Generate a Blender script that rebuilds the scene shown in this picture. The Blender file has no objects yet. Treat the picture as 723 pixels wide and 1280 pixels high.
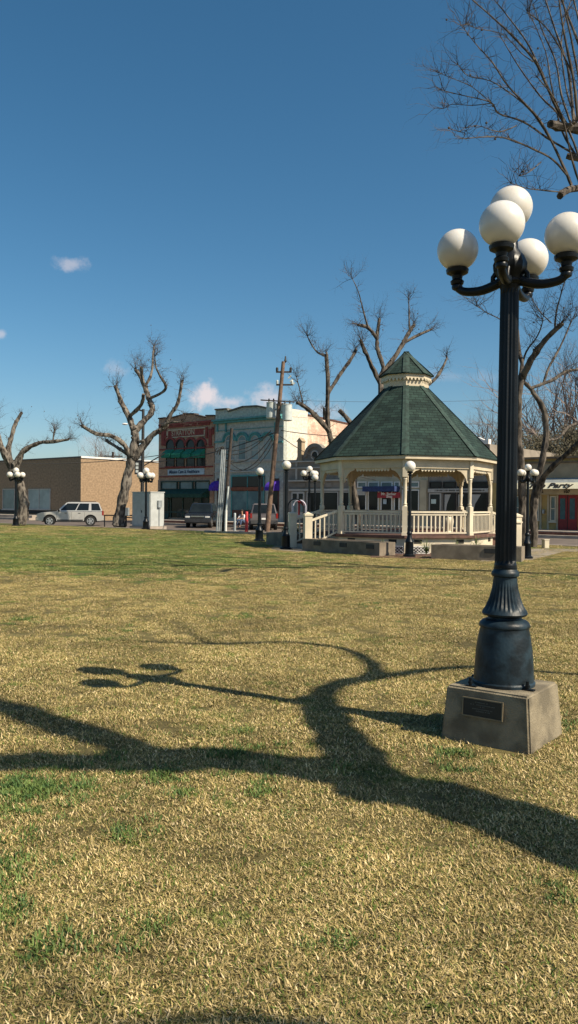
import bpy, bmesh, math, random
import numpy as np
from mathutils import Vector, Matrix
random.seed(7)
R = math.radians
sc = bpy.context.scene
COL = sc.collection

# ------------------------------------------------------------------ camera
F = 1000.0                       # focal length in pixels of a 723x1280 frame
PITCH, ROLL, EYE = R(-0.52), R(0.5), 1.6
fwd = Vector((0, math.cos(PITCH), math.sin(PITCH)))
up0 = Vector((0, -math.sin(PITCH), math.cos(PITCH)))
rt0 = Vector((1, 0, 0))
rt = rt0 * math.cos(ROLL) + up0 * math.sin(ROLL)
upv = up0 * math.cos(ROLL) - rt0 * math.sin(ROLL)
CAM = Vector((0, 0, EYE))
def ray(px, py): return rt * ((px - 361.5) / F) + upv * ((640 - py) / F) + fwd
def W(px, py, Y):                 # survey: bearing and depth -> point
    d = ray(px, py); return CAM + d * (Y / d.y)
def G(px, py, z=0.0):             # point on the ground seen at a bearing
    d = ray(px, py); return CAM + d * ((z - EYE) / d.z)
def XA(px, Y, z=0.0):             # x of a ground object at depth Y
    y = 630
    for _ in range(4):
        p = W(px, y, Y); y -= (z - p.z) / Y * F
    return p.x
cd = bpy.data.cameras.new('camera'); cam = bpy.data.objects.new('camera', cd); COL.objects.link(cam)
cd.sensor_fit = 'VERTICAL'; cd.sensor_height = 36; cd.lens = 36 * F / 1280
cd.clip_start = 0.05; cd.clip_end = 3000
m = Matrix((rt, upv, -fwd)).transposed().to_4x4(); m.translation = CAM
cam.matrix_world = m; sc.camera = cam

# ------------------------------------------------------------------ light
SAZ, SEL = R(-31.5), R(44)
sdir = Vector((math.cos(SAZ) * math.cos(SEL), math.sin(SAZ) * math.cos(SEL), math.sin(SEL)))
ld = bpy.data.lights.new('sun', 'SUN'); sun = bpy.data.objects.new('sun', ld); COL.objects.link(sun)
ld.energy = 5.0; ld.angle = R(0.53); ld.color = (1.0, 0.88, 0.69)
sun.rotation_euler = sdir.to_track_quat('Z', 'Y').to_euler()
w = bpy.data.worlds.new('World'); sc.world = w; w.use_nodes = True
nt = w.node_tree; N = nt.nodes; Lk = nt.links
for n in list(N): N.remove(n)
out = N.new('ShaderNodeOutputWorld'); bg = N.new('ShaderNodeBackground')
sky = N.new('ShaderNodeTexSky'); sky.sky_type = 'NISHITA'; sky.sun_disc = False
sky.sun_elevation = SEL; sky.sun_rotation = math.atan2(sdir.x, sdir.y)
sky.air_density = 0.9; sky.dust_density = 1.0; sky.ozone_density = 2.6; sky.altitude = 0
bg.inputs[1].default_value = 0.073
tc = N.new('ShaderNodeTexCoord'); sep = N.new('ShaderNodeSeparateXYZ'); Lk.new(tc.outputs['Generated'], sep.inputs[0])
def wm(op, a, b=None, c=None):
    n = N.new('ShaderNodeMath'); n.operation = op
    for i, v in enumerate((a, b, c)):
        if v is None: continue
        if isinstance(v, (int, float)): n.inputs[i].default_value = v
        else: Lk.new(v, n.inputs[i])
    return n.outputs[0]
ysafe = wm('MAXIMUM', sep.outputs[1], 0.05)
ca = wm('DIVIDE', sep.outputs[0], ysafe); cb = wm('DIVIDE', sep.outputs[2], ysafe)
noi = N.new('ShaderNodeTexNoise'); noi.inputs['Scale'].default_value = 42; noi.inputs['Detail'].default_value = 7
noi.inputs['Roughness'].default_value = 0.62
Lk.new(tc.outputs['Generated'], noi.inputs['Vector'])
tot = None
for (px, py, rx, ry, k) in ((93, 330, 26, 13, .45), (258, 496, 32, 21, 1.0), (288, 503, 40, 11, .7), (335, 502, 36, 22, .7), (395, 512, 40, 18, .5),
                         (145, 462, 17, 13, .28), (-4, 418, 15, 8, .5), (200, 560, 160, 22, .2), (560, 470, 90, 10, .12)):
    d = ray(px, py); a0 = d.x / d.y; b0 = d.z / d.y
    ea = wm('DIVIDE', wm('SUBTRACT', ca, a0), rx / F); eb = wm('DIVIDE', wm('SUBTRACT', cb, b0), ry / F)
    r2 = wm('ADD', wm('MULTIPLY', ea, ea), wm('MULTIPLY', eb, eb))
    v = wm('SUBTRACT', 1.0, wm('SQRT', r2))
    v = wm('ADD', v, wm('MULTIPLY', wm('SUBTRACT', noi.outputs[0], 0.5), 2.4))
    mr = N.new('ShaderNodeMapRange'); mr.interpolation_type = 'SMOOTHSTEP'
    Lk.new(v, mr.inputs[0]); mr.inputs[1].default_value = 0.0; mr.inputs[2].default_value = 0.95
    mr.inputs[3].default_value = 0; mr.inputs[4].default_value = k
    tot = mr.outputs[0] if tot is None else wm('MAXIMUM', tot, mr.outputs[0])
front = wm('GREATER_THAN', sep.outputs[1], 0.06)
tot = wm('MULTIPLY', tot, front)
hs = N.new('ShaderNodeHueSaturation'); hs.inputs['Hue'].default_value = 0.487; hs.inputs['Saturation'].default_value = 1.25
hs.inputs['Value'].default_value = 1.0
Lk.new(sky.outputs[0], hs.inputs['Color'])
mx = N.new('ShaderNodeMix'); mx.data_type = 'RGBA'
Lk.new(tot, mx.inputs[0]); Lk.new(hs.outputs[0], mx.inputs[6]); mx.inputs[7].default_value = (7.2, 6.6, 6.8, 1)
Lk.new(mx.outputs[2], bg.inputs[0]); Lk.new(bg.outputs[0], out.inputs[0])
sc.view_settings.view_transform = 'Standard'; sc.view_settings.look = 'None'
sc.view_settings.exposure = 0.60; sc.view_settings.gamma = 1
sc.render.engine = 'CYCLES'

# ------------------------------------------------------------------ materials
MATS = {}
def mat(name, col, rough=0.7, var=0.15, scale=3.0, metal=0.0, bump=0.0, bscale=30, col2=None, spec=0.5, detail=6, stain=0.0, coat=0.0, mixpos=(0.4, 0.6)):
    if name in MATS: return MATS[name]
    M = bpy.data.materials.new(name); M.use_nodes = True; t = M.node_tree; n = t.nodes; b = n['Principled BSDF']
    b.inputs['Roughness'].default_value = rough; b.inputs['Metallic'].default_value = metal
    b.inputs['Specular IOR Level'].default_value = spec
    if coat: b.inputs['Coat Weight'].default_value = coat
    g = n.new('ShaderNodeNewGeometry')
    x = n.new('ShaderNodeTexNoise'); x.inputs['Scale'].default_value = scale; x.inputs['Detail'].default_value = detail
    t.links.new(g.outputs['Position'], x.inputs['Vector'])
    r = n.new('ShaderNodeValToRGB'); t.links.new(x.outputs[0], r.inputs[0])
    c2 = col2 if col2 else tuple(min(1, c * (1 + var)) for c in col)
    c1 = col if col2 else tuple(c * (1 - var) for c in col)
    r.color_ramp.elements[0].position = mixpos[0]; r.color_ramp.elements[1].position = mixpos[1]
    r.color_ramp.elements[0].color = (*c1, 1); r.color_ramp.elements[1].color = (*c2, 1)
    last = r.outputs[0]
    if stain:
        y = n.new('ShaderNodeTexNoise'); y.inputs['Scale'].default_value = scale * 0.35; y.inputs['Detail'].default_value = 9
        y.inputs['Roughness'].default_value = 0.7
        t.links.new(g.outputs['Position'], y.inputs['Vector'])
        mr = n.new('ShaderNodeMapRange'); mr.inputs[1].default_value = 0.48; mr.inputs[2].default_value = 0.7
        mr.inputs[3].default_value = 0; mr.inputs[4].default_value = stain
        t.links.new(y.outputs[0], mr.inputs[0])
        q = n.new('ShaderNodeMix'); q.data_type = 'RGBA'; t.links.new(mr.outputs[0], q.inputs[0]); t.links.new(last, q.inputs[6])
        q.inputs[7].default_value = (col[0] * .35, col[1] * .33, col[2] * .3, 1); last = q.outputs[2]
    t.links.new(last, b.inputs['Base Color'])
    if bump:
        z = n.new('ShaderNodeTexNoise'); z.inputs['Scale'].default_value = bscale; z.inputs['Detail'].default_value = 8
        t.links.new(g.outputs['Position'], z.inputs['Vector'])
        bp = n.new('ShaderNodeBump'); bp.inputs['Strength'].default_value = bump; bp.inputs['Distance'].default_value = 0.02
        t.links.new(z.outputs[0], bp.inputs['Height']); t.links.new(bp.outputs[0], b.inputs['Normal'])
    MATS[name] = M; return M
def brickmat(name, c1, c2, mortar, sx=1.0, wash=None, washamt=0.0, bw=0.22, bh=0.075, rough=0.85, ms=0.01):
    M = bpy.data.materials.new(name); M.use_nodes = True; t = M.node_tree; n = t.nodes; b = n['Principled BSDF']
    b.inputs['Roughness'].default_value = rough
    uv = n.new('ShaderNodeUVMap'); uv.uv_map = 'uv'
    k = n.new('ShaderNodeTexBrick'); t.links.new(uv.outputs[0], k.inputs['Vector'])
    k.inputs['Scale'].default_value = 1; k.inputs['Brick Width'].default_value = bw; k.inputs['Row Height'].default_value = bh
    k.inputs['Mortar Size'].default_value = ms; k.inputs['Mortar Smooth'].default_value = 0.3
    k.inputs['Color1'].default_value = (*c1, 1); k.inputs['Color2'].default_value = (*c2, 1); k.inputs['Mortar'].default_value = (*mortar, 1)
    x = n.new('ShaderNodeTexNoise'); x.inputs['Scale'].default_value = 0.9; x.inputs['Detail'].default_value = 8; x.inputs['Roughness'].default_value = .65
    t.links.new(uv.outputs[0], x.inputs['Vector'])
    last = k.outputs[0]
    if wash:
        mr = n.new('ShaderNodeMapRange'); mr.inputs[1].default_value = 0.45; mr.inputs[2].default_value = 0.6
        mr.inputs[3].default_value = 0; mr.inputs[4].default_value = washamt; t.links.new(x.outputs[0], mr.inputs[0])
        q = n.new('ShaderNodeMix'); q.data_type = 'RGBA'; t.links.new(mr.outputs[0], q.inputs[0]); t.links.new(last, q.inputs[6])
        q.inputs[7].default_value = (*wash, 1); last = q.outputs[2]
    y = n.new('ShaderNodeTexNoise'); y.inputs['Scale'].default_value = 5; y.inputs['Detail'].default_value = 6
    t.links.new(uv.outputs[0], y.inputs['Vector'])
    mr2 = n.new('ShaderNodeMapRange'); mr2.inputs[1].default_value = 0.3; mr2.inputs[2].default_value = 0.7; mr2.inputs[3].default_value = .72; mr2.inputs[4].default_value = 1.15
    t.links.new(y.outputs[0], mr2.inputs[0])
    q2 = n.new('ShaderNodeMix'); q2.data_type = 'RGBA'; q2.blend_type = 'MULTIPLY'; q2.inputs[0].default_value = 1
    t.links.new(last, q2.inputs[6]); t.links.new(mr2.outputs[0], q2.inputs[7])
    t.links.new(q2.outputs[2], b.inputs['Base Color'])
    bp = n.new('ShaderNodeBump'); bp.inputs['Strength'].default_value = 0.5; bp.inputs['Distance'].default_value = 0.02
    t.links.new(k.outputs['Fac'], bp.inputs['Height']); bp.invert = True; t.links.new(bp.outputs[0], b.inputs['Normal'])
    MATS[name] = M; return M
cream = mat('cream_paint', (.55, .47, .34), .55, .08, 2, stain=.25)
creamw = mat('pale_cream_paint', (.60, .53, .40), .55, .08, 2, stain=.2)
black_iron = mat('black_iron', (.0035, .006, .009), .38, .3, 5, bump=.08, bscale=60, spec=.28)
navy_iron = mat('weathered_blue_black_iron', (.011, .022, .031), .46, .5, 9, bump=.14, bscale=35, spec=.3, stain=.2)
conc = mat('concrete', (.23, .195, .15), .9, .18, 4, bump=.5, bscale=50, stain=.5)
conc_dk = mat('mossy_concrete', (.195, .165, .112), .92, .3, 6, bump=.45, bscale=90, stain=.75)
pale_conc = mat('pale_concrete', (.34, .29, .24), .9, .12, 1.5, bump=.3, bscale=20, stain=.35)
asph = mat('asphalt', (.12, .095, .078), .9, .16, 1.2, bump=.3, bscale=60, stain=.3)
glass = mat('dark_window_glass', (.010, .014, .016), .12, .2, 1, spec=.3)
gglass = mat('curtained_window_glass', (.13, .19, .19), .25, .15, 1.1, spec=.5)
paleglass = mat('blinds_behind_glass', (.26, .33, .32), .35, .12, 1.0, spec=.4)
rubber = mat('tyre_rubber', (.015, .015, .015), .85, .2, 20)
alloy = mat('alloy_rim', (.55, .55, .54), .3, .08, 9, metal=.8)
silver = mat('silver_car_paint', (.50, .485, .45), .3, .03, 2, metal=.35, coat=.5)
darkpaint = mat('dark_blue_car_paint', (.018, .024, .034), .25, .1, 2, metal=.2, coat=.6)
chrome = mat('chrome_trim', (.6, .6, .6), .2, .05, 4, metal=1)
redlens = mat('red_lens', (.22, .015, .012), .25, .1, 8)
clearlens = mat('clear_lens', (.55, .55, .52), .15, .1, 8)
plastic = mat('dark_plastic', (.02, .02, .02), .6, .2, 9)
wood_pole = mat('weathered_pole_wood', (.11, .07, .05), .85, .3, 6, bump=.5, bscale=40, col2=(.19, .12, .08))
wood_dk = mat('creosoted_pole_wood', (.045, .035, .03), .85, .3, 6, bump=.5, bscale=40)
galv = mat('galvanised_steel', (.30, .33, .34), .5, .15, 5, metal=.3)
galvlt = mat('light_grey_enamel', (.50, .54, .52), .45, .08, 5)
wirem = mat('black_cable', (.012, .012, .012), .7, .1, 4)
grey_box = mat('grey_cabinet_paint', (.40, .42, .41), .5, .06, 3, stain=.15)
redpaint = mat('red_paint', (.38, .02, .02), .45, .15, 5)
tealp = mat('teal_trim_paint', (.07, .25, .25), .7, .15, 3, stain=.3)
dkred = mat('oxblood_brick_trim', (.22, .045, .036), .85, .2, 4)
green_awn = mat('green_canvas', (.01, .17, .10), .8, .15, 4)
dk_green = mat('dark_green_paint', (.008, .04, .028), .6, .2, 4)
purple = mat('purple_canvas', (.06, .02, .32), .8, .2, 5)
blue_awn = mat('navy_canvas', (.02, .04, .12), .8, .2, 5)
redsign = mat('crimson_board', (.32, .02, .03), .6, .1, 5)
white_p = mat('white_paint', (.72, .70, .66), .6, .06, 4, stain=.15)
signpale = mat('pale_blue_board', (.40, .50, .56), .6, .1, 3)
ink = mat('ink_blue_lettering', (.03, .06, .12), .7, .1, 3)
inkblack = mat('black_lettering', (.015, .012, .01), .7, .1, 3)
letterpale = mat('pale_lettering', (.42, .34, .24), .7, .1, 3)
greystucco = mat('grey_stucco', (.22, .195, .165), .85, .12, 1.5, stain=.3)
greytrim = mat('light_grey_trim', (.42, .40, .36), .7, .08, 2)
tanwall = brickmat('tan_painted_block', (.31, .215, .13), (.29, .20, .12), (.26, .18, .11), bw=.4, bh=.2, ms=.006)
tanbrick = brickmat('tan_brick', (.48, .31, .21), (.43, .27, .18), (.38, .26, .18))
greenbrick = brickmat('grey_green_painted_brick', (.48, .50, .45), (.44, .46, .41), (.38, .40, .35))
pinkbrick = brickmat('washed_pink_brick', (.50, .25, .17), (.58, .34, .24), (.56, .46, .36), wash=(.72, .62, .48), washamt=.8, ms=.014)
whitewall = brickmat('whitewashed_brick', (.72, .66, .56), (.68, .62, .52), (.60, .54, .46), ms=.008)
yellowwall = mat('ochre_stucco', (.46, .32, .12), .85, .1, 1.5, stain=.2)
tanstucco = mat('tan_stucco', (.34, .26, .165), .85, .1, 1.5, stain=.25)
creamstone = mat('cream_stucco', (.45, .39, .27), .85, .1, 1.5, stain=.2)
brownwood = mat('brown_woodwork', (.09, .035, .022), .7, .2, 5)
reddoor = mat('red_door_paint', (.22, .012, .012), .5, .15, 4)
deckm = mat('red_brown_decking', (.11, .055, .04), .75, .25, 6)
gravelroof = mat('tar_roof', (.09, .08, .075), .95, .2, 3)
mulch = mat('bark_mulch', (.09, .045, .03), .95, .4, 25, bump=.8, bscale=60)
leafm = mat('strap_leaf', (.06, .11, .02), .6, .4, 9, col2=(.22, .25, .09))
skin = mat('skin', (.42, .24, .16), .6, .05, 8); jeans = mat('blue_jeans', (.05, .08, .15), .9, .15, 20); shirtm = mat('white_shirt_cloth', (.7, .68, .66), .9, .06, 9)
hairm = mat('brown_hair', (.03, .018, .01), .8, .2, 30)
# milky globe glass
def globemat():
    M = bpy.data.materials.new('milk_white_acrylic'); M.use_nodes = True; t = M.node_tree; n = t.nodes; b = n['Principled BSDF']
    b.inputs['Base Color'].default_value = (.80, .77, .70, 1); b.inputs['Roughness'].default_value = .28
    b.inputs['Subsurface Weight'].default_value = .35; b.inputs['Subsurface Radius'].default_value = (.12, .11, .09)
    b.inputs['Subsurface Scale'].default_value = .6
    g = n.new('ShaderNodeNewGeometry'); x = n.new('ShaderNodeTexNoise'); x.inputs['Scale'].default_value = 5; x.inputs['Detail'].default_value = 5
    t.links.new(g.outputs['Position'], x.inputs['Vector'])
    r = n.new('ShaderNodeValToRGB'); r.color_ramp.elements[0].color = (.60, .56, .49, 1); r.color_ramp.elements[1].color = (.66, .64, .60, 1)
    r.color_ramp.elements[0].position = .35; r.color_ramp.elements[1].position = .6
    t.links.new(x.outputs[0], r.inputs[0]); t.links.new(r.outputs[0], b.inputs['Base Color'])
    return M
globem = globemat()
def barkmat(name, a, bcol, cc):
    M = bpy.data.materials.new(name); M.use_nodes = True; t = M.node_tree; n = t.nodes; b = n['Principled BSDF']
    b.inputs['Roughness'].default_value = .9; b.inputs['Specular IOR Level'].default_value = .2
    g = n.new('ShaderNodeNewGeometry')
    mp = n.new('ShaderNodeMapping'); mp.inputs['Scale'].default_value = (1, 1, .45); t.links.new(g.outputs['Position'], mp.inputs[0])
    v = n.new('ShaderNodeTexVoronoi'); v.inputs['Scale'].default_value = 7; t.links.new(mp.outputs[0], v.inputs['Vector'])
    x = n.new('ShaderNodeTexNoise'); x.inputs['Scale'].default_value = 4; x.inputs['Detail'].default_value = 8; x.inputs['Roughness'].default_value = .7
    t.links.new(mp.outputs[0], x.inputs['Vector'])
    ad = n.new('ShaderNodeMath'); ad.operation = 'MULTIPLY_ADD'; t.links.new(v.outputs['Distance'], ad.inputs[0]); ad.inputs[1].default_value = .35; t.links.new(x.outputs[0], ad.inputs[2])
    r = n.new('ShaderNodeValToRGB'); e = r.color_ramp.elements
    e[0].position = .48; e[0].color = (*a, 1); e[1].position = .78; e[1].color = (*cc, 1); k = e.new(.62); k.color = (*bcol, 1)
    t.links.new(ad.outputs[0], r.inputs[0]); t.links.new(r.outputs[0], b.inputs['Base Color'])
    bp = n.new('ShaderNodeBump'); bp.inputs['Strength'].default_value = .8; bp.inputs['Distance'].default_value = .04
    t.links.new(ad.outputs[0], bp.inputs['Height']); t.links.new(bp.outputs[0], b.inputs['Normal'])
    MATS[name] = M; return M
bark = barkmat('sycamore_bark', (.022, .019, .017), (.066, .057, .049), (.20, .175, .145))
bark_dk = barkmat('dark_grey_bark', (.022, .02, .018), (.055, .047, .040), (.13, .11, .09))
twigm = mat('twig_bark', (.075, .058, .048), .9, .3, 3)
twig_dk = mat('dark_twig_bark', (.05, .04, .036), .9, .3, 3)
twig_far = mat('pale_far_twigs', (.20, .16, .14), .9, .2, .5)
evergreen = mat('dark_evergreen_leaf', (.035, .035, .016), .8, .4, 2, col2=(.08, .065, .035))

# ------------------------------------------------------------------ mesh helpers
class MB:
    def __init__(s): s.v = []; s.f = []
    def add(s, vs, fs):
        k = len(s.v); s.v += [tuple(p) for p in vs]; s.f += [tuple(i + k for i in q) for q in fs]; return s
    def box(s, x0, x1, y0, y1, z0, z1, M=None):
        vs = [Vector((x, y, z)) for z in (z0, z1) for y in (y0, y1) for x in (x0, x1)]
        if M: vs = [M @ p for p in vs]
        return s.add(vs, [(0, 2, 3, 1), (4, 5, 7, 6), (0, 1, 5, 4), (2, 6, 7, 3), (0, 4, 6, 2), (1, 3, 7, 5)])
    def prism(s, poly, y0, y1, M=None):          # poly in x,z ; extruded along y
        n = len(poly); vs = [Vector((x, y0, z)) for x, z in poly] + [Vector((x, y1, z)) for x, z in poly]
        if M: vs = [M @ p for p in vs]
        return s.add(vs, [tuple(range(n)), tuple(range(2 * n - 1, n - 1, -1))] + [(i, (i + 1) % n, n + (i + 1) % n, n + i)[::-1] for i in range(n)])
    def slab(s, poly, z0, z1):                    # poly in x,y ; extruded along z
        n = len(poly); vs = [(x, y, z0) for x, y in poly] + [(x, y, z1) for x, y in poly]
        return s.add(vs, [tuple(range(n))[::-1], tuple(range(n, 2 * n))] + [(i, (i + 1) % n, n + (i + 1) % n, n + i) for i in range(n)])
    def tube(s, pts, rad, n=8, cap=True, jitter=0.0):
        pts = [Vector(p) for p in pts]
        if isinstance(rad, (int, float)): rad = [rad] * len(pts)
        vs = []; fs = []; pu = None
        for i, p in enumerate(pts):
            d = (pts[min(i + 1, len(pts) - 1)] - pts[max(i - 1, 0)])
            if d.length < 1e-9: d = Vector((0, 0, 1))
            d.normalize()
            if pu is None: pu = d.orthogonal().normalized()
            u = (pu - d * pu.dot(d))
            if u.length < 1e-6: u = d.orthogonal()
            u.normalize(); pu = u; v = d.cross(u)
            for k in range(n):
                a = 2 * math.pi * k / n; rr = rad[i] * (1 + (random.uniform(-jitter, jitter) if jitter else 0))
                vs.append(p + (u * math.cos(a) + v * math.sin(a)) * rr)
        for i in range(len(pts) - 1):
            for k in range(n):
                fs.append((i * n + k, i * n + (k + 1) % n, (i + 1) * n + (k + 1) % n, (i + 1) * n + k))
        if cap: fs.append(tuple(range(n))[::-1]); fs.append(tuple(range((len(pts) - 1) * n, len(pts) * n)))
        return s.add(vs, fs)
    def lathe(s, prof, c=(0, 0, 0), n=24, flute=None, M=None):   # prof: (r,z)
        c = Vector(c); vs = []; fs = []
        for j, (r, z) in enumerate(prof):
            fl = flute[j] if flute else 0
            for k in range(n):
                a = 2 * math.pi * k / n; q = r * (1 - (fl if k % 2 else 0))
                p = Vector((q * math.cos(a), q * math.sin(a), z)) + c
                vs.append(M @ p if M else p)
        for j in range(len(prof) - 1):
            for k in range(n): fs.append((j * n + k, j * n + (k + 1) % n, (j + 1) * n + (k + 1) % n, (j + 1) * n + k))
        fs.append(tuple(range(n))[::-1]); fs.append(tuple(range((len(prof) - 1) * n, len(prof) * n)))
        return s.add(vs, fs)
    def ball(s, c, r, nu=16, nv=10, sz=1.0):
        prof = [(max(1e-4, r * math.sin(math.pi * j / nv)), -r * sz * math.cos(math.pi * j / nv)) for j in range(nv + 1)]
        return s.lathe(prof, c, nu)
    def build(s, name, mt, parent=None, smooth=False, bevel=0, uv=False, seg=2):
        me = bpy.data.meshes.new(name); me.from_pydata(s.v, [], s.f); me.update()
        me.materials.append(mt)
        if bevel:
            bm = bmesh.new(); bm.from_mesh(me); bmesh.ops.recalc_face_normals(bm, faces=bm.faces)
            es = [e for e in bm.edges if len(e.link_faces) == 2 and e.calc_face_angle(0) > .5]
            bmesh.ops.bevel(bm, geom=es, offset=bevel, segments=seg, affect='EDGES', clamp_overlap=True); bm.to_mesh(me); bm.free()
        if uv:
            ul = me.uv_layers.new(name='uv')
            for p in me.polygons:
                nn = p.normal
                for li in p.loop_indices:
                    co = me.vertices[me.loops[li].vertex_index].co
                    if abs(nn.z) > .7: ul.data[li].uv = (co.x, co.y)
                    elif abs(nn.y) >= abs(nn.x): ul.data[li].uv = (co.x, co.z)
                    else: ul.data[li].uv = (co.y, co.z)
        if smooth:
            me.polygons.foreach_set('use_smooth', [True] * len(me.polygons))
            try: me.set_sharp_from_angle(angle=R(38))
            except Exception: pass
        o = bpy.data.objects.new(name, me); COL.objects.link(o)
        if parent: o.parent = parent
        return o
def tag(o, label=None, cat=None, group=None, kind=None):
    if label: o['label'] = label
    if cat: o['category'] = cat
    if group: o['group'] = group
    if kind: o['kind'] = kind
    return o
def thing(name, label, cat, loc=(0, 0, 0), rz=0, group=None):
    o = bpy.data.objects.new(name, None); COL.objects.link(o); o.location = loc; o.rotation_euler = (0, 0, rz)
    o.empty_display_size = .3
    return tag(o, label, cat, group)
def struct(o): o['kind'] = 'structure'; return o
def copy_tree(o, parent=None):
    c = o.copy(); COL.objects.link(c)
    if parent: c.parent = parent
    for ch in list(o.children): copy_tree(ch, c)
    return c
def text(body, size, mt, parent, loc, name='lettering', ex=.01, sx=1.0, shear=0.0, rotx=math.pi / 2, bold=0.0):
    c = bpy.data.curves.new(name, 'FONT'); c.body = body; c.size = size; c.extrude = ex; c.align_x = 'CENTER'; c.align_y = 'CENTER'
    c.shear = shear; c.offset = bold; c.resolution_u = 3
    t = bpy.data.objects.new('tmp', c); COL.objects.link(t)
    dg = bpy.context.evaluated_depsgraph_get(); me = bpy.data.meshes.new_from_object(t.evaluated_get(dg))
    bpy.data.objects.remove(t); me.name = name; me.materials.clear(); me.materials.append(mt)
    o = bpy.data.objects.new(name, me); COL.objects.link(o); o.parent = parent; o.location = loc
    o.rotation_euler = (rotx, 0, 0); o.scale = (sx, 1, 1); return o

# ------------------------------------------------------------------ street frame
YAW = R(-40); ux, uy = math.cos(YAW), math.sin(YAW); vx, vy = -uy, ux      # u along the street to the right, v away
def on_line(px, o):                                                        # where a bearing crosses a line along u
    k = (px - 361.5) / F
    return (k * o[1] - o[0]) / (ux - k * uy)
LAWN0 = (-4.46, 46.4); CURB0 = (-11.0, 65.0); FAC0 = (-8.75, 67.7)
def pt(o, s, t=0, z=0): return Vector((o[0] + ux * s + vx * t, o[1] + uy * s + vy * t, z))
RD = -0.10                                                                 # road level
# ground
def zone(o, s0, s1, t0, t1): return [(p.x, p.y) for p in (pt(o, s0, t0), pt(o, s1, t0), pt(o, s1, t1), pt(o, s0, t1))]
struct(MB().slab([(-900, -300), (900, -300), (900, 1500), (-900, 1500)], -1.2, RD - .004).build('ground', mat('dusty_ground', (.13, .115, .09), .95, .2, .5, bump=.3, bscale=10)))
struct(MB().slab(zone(LAWN0, -160, 120, .16, 11.4), RD - .1, RD).build('street', asph))
struct(MB().slab(zone(FAC0, -14.4, -4.0, -2.9, 90), RD - .1, RD + .003).build('side_street', asph))

# ---- lawn
def lawnmat(name, blades):
    M = bpy.data.materials.new(name); M.use_nodes = True; t = M.node_tree; n = t.nodes; L = t.links; b = n['Principled BSDF']
    b.inputs['Roughness'].default_value = .85; b.inputs['Specular IOR Level'].default_value = .25
    g = n.new('ShaderNodeNewGeometry')
    def no(scale, det=6, rough=.6):
        x = n.new('ShaderNodeTexNoise'); x.inputs['Scale'].default_value = scale; x.inputs['Detail'].default_value = det; x.inputs['Roughness'].default_value = rough
        L.new(g.outputs['Position'], x.inputs['Vector']); return x.outputs[0]
    def ma(op, a, c=None, d=None):
        x = n.new('ShaderNodeMath'); x.operation = op
        for i, q in enumerate((a, c, d)):
            if q is None: continue
            if isinstance(q, (int, float)): x.inputs[i].default_value = q
            else: L.new(q, x.inputs[i])
        return x.outputs[0]
    def rng(v, a, c, lo, hi):
        x = n.new('ShaderNodeMapRange'); x.interpolation_type = 'SMOOTHSTEP'; L.new(v, x.inputs[0])
        for i, q in enumerate((a, c, lo, hi)): x.inputs[i + 1].default_value = q
        return x.outputs[0]
    sp = n.new('ShaderNodeSeparateXYZ'); L.new(g.outputs['Position'], sp.inputs[0])
    far = rng(sp.outputs[1], 13, 22, 0, 1)                 # the watered, greener part of the lawn towards the left
    lft = rng(sp.outputs[0], -6, 3.5, 1, 0.2)
    fg = ma('MULTIPLY', ma('MULTIPLY', far, lft), rng(sp.outputs[1], 30, 46, 1, .45))
    big = no(.3, 6, .7); mid = no(1.2, 7, .75); fine = no(6, 4)
    gsum = ma('ADD', ma('MULTIPLY', big, .55), ma('MULTIPLY', mid, .45))
    green = rng(ma('ADD', gsum, ma('MULTIPLY', fg, .19)), .55, .64, 0, .9)
    tuft = rng(no(2.2, 5, .7), .585, .68, 0, .85)
    green = ma('MAXIMUM', green, tuft)
    r = n.new('ShaderNodeValToRGB'); e = r.color_ramp.elements
    if blades:
        at = n.new('ShaderNodeAttribute'); at.attribute_name = 'tone'; tone = at.outputs['Fac']
        e[0].position = 0; e[0].color = (.055, .075, .014, 1); e[1].position = 1; e[1].color = (.80, .64, .38, 1)
        for p, c in ((.3, (.195, .157, .047)), (.6, (.45, .345, .142)), (.85, (.65, .50, .245))):
            k = e.new(p); k.color = (*c, 1)
        L.new(tone, r.inputs[0])
        gm = ma('MULTIPLY', green, rng(tone, .45, .95, 1, .35))
        gm = ma('MAXIMUM', gm, rng(tone, .08, .36, .9, 0))
        gc = (.06, .13, .018); gc2 = (.14, .195, .036)
    else:
        tone = no(7, 9, .9)
        e[0].position = .3; e[0].color = (.04, .042, .012, 1); e[1].position = .74; e[1].color = (.37, .31, .125, 1)
        k = e.new(.5); k.color = (.168, .136, .050, 1)
        L.new(tone, r.inputs[0]); gm = green; gc = (.05, .105, .015); gc2 = (.115, .16, .03)
    gmix = n.new('ShaderNodeMix'); gmix.data_type = 'RGBA'; L.new(fine, gmix.inputs[0]); gmix.inputs[6].default_value = (*gc, 1); gmix.inputs[7].default_value = (*gc2, 1)
    q = n.new('ShaderNodeMix'); q.data_type = 'RGBA'; L.new(gm, q.inputs[0]); L.new(r.outputs[0], q.inputs[6]); L.new(gmix.outputs[2], q.inputs[7])
    v = n.new('ShaderNodeMix'); v.data_type = 'RGBA'; v.blend_type = 'MULTIPLY'; v.inputs[0].default_value = 1
    L.new(q.outputs[2], v.inputs[6]); L.new(rng(no(.8, 9, .78), .34, .64, .60, 1.14), v.inputs[7])
    L.new(v.outputs[2], b.inputs['Base Color'])
    if not blades:
        bp = n.new('ShaderNodeBump'); bp.inputs['Strength'].default_value = .9; bp.inputs['Distance'].default_value = .05
        L.new(ma('ADD', no(18, 6, .8), ma('MULTIPLY', no(3, 5), .8)), bp.inputs['Height']); L.new(bp.outputs[0], b.inputs['Normal'])
    return M
lawn = MB().slab(zone(LAWN0, -160, 120, -130, -.16), -.6, 0)
struct(lawn.build('lawn', lawnmat('lawn_thatch', False)))
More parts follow.
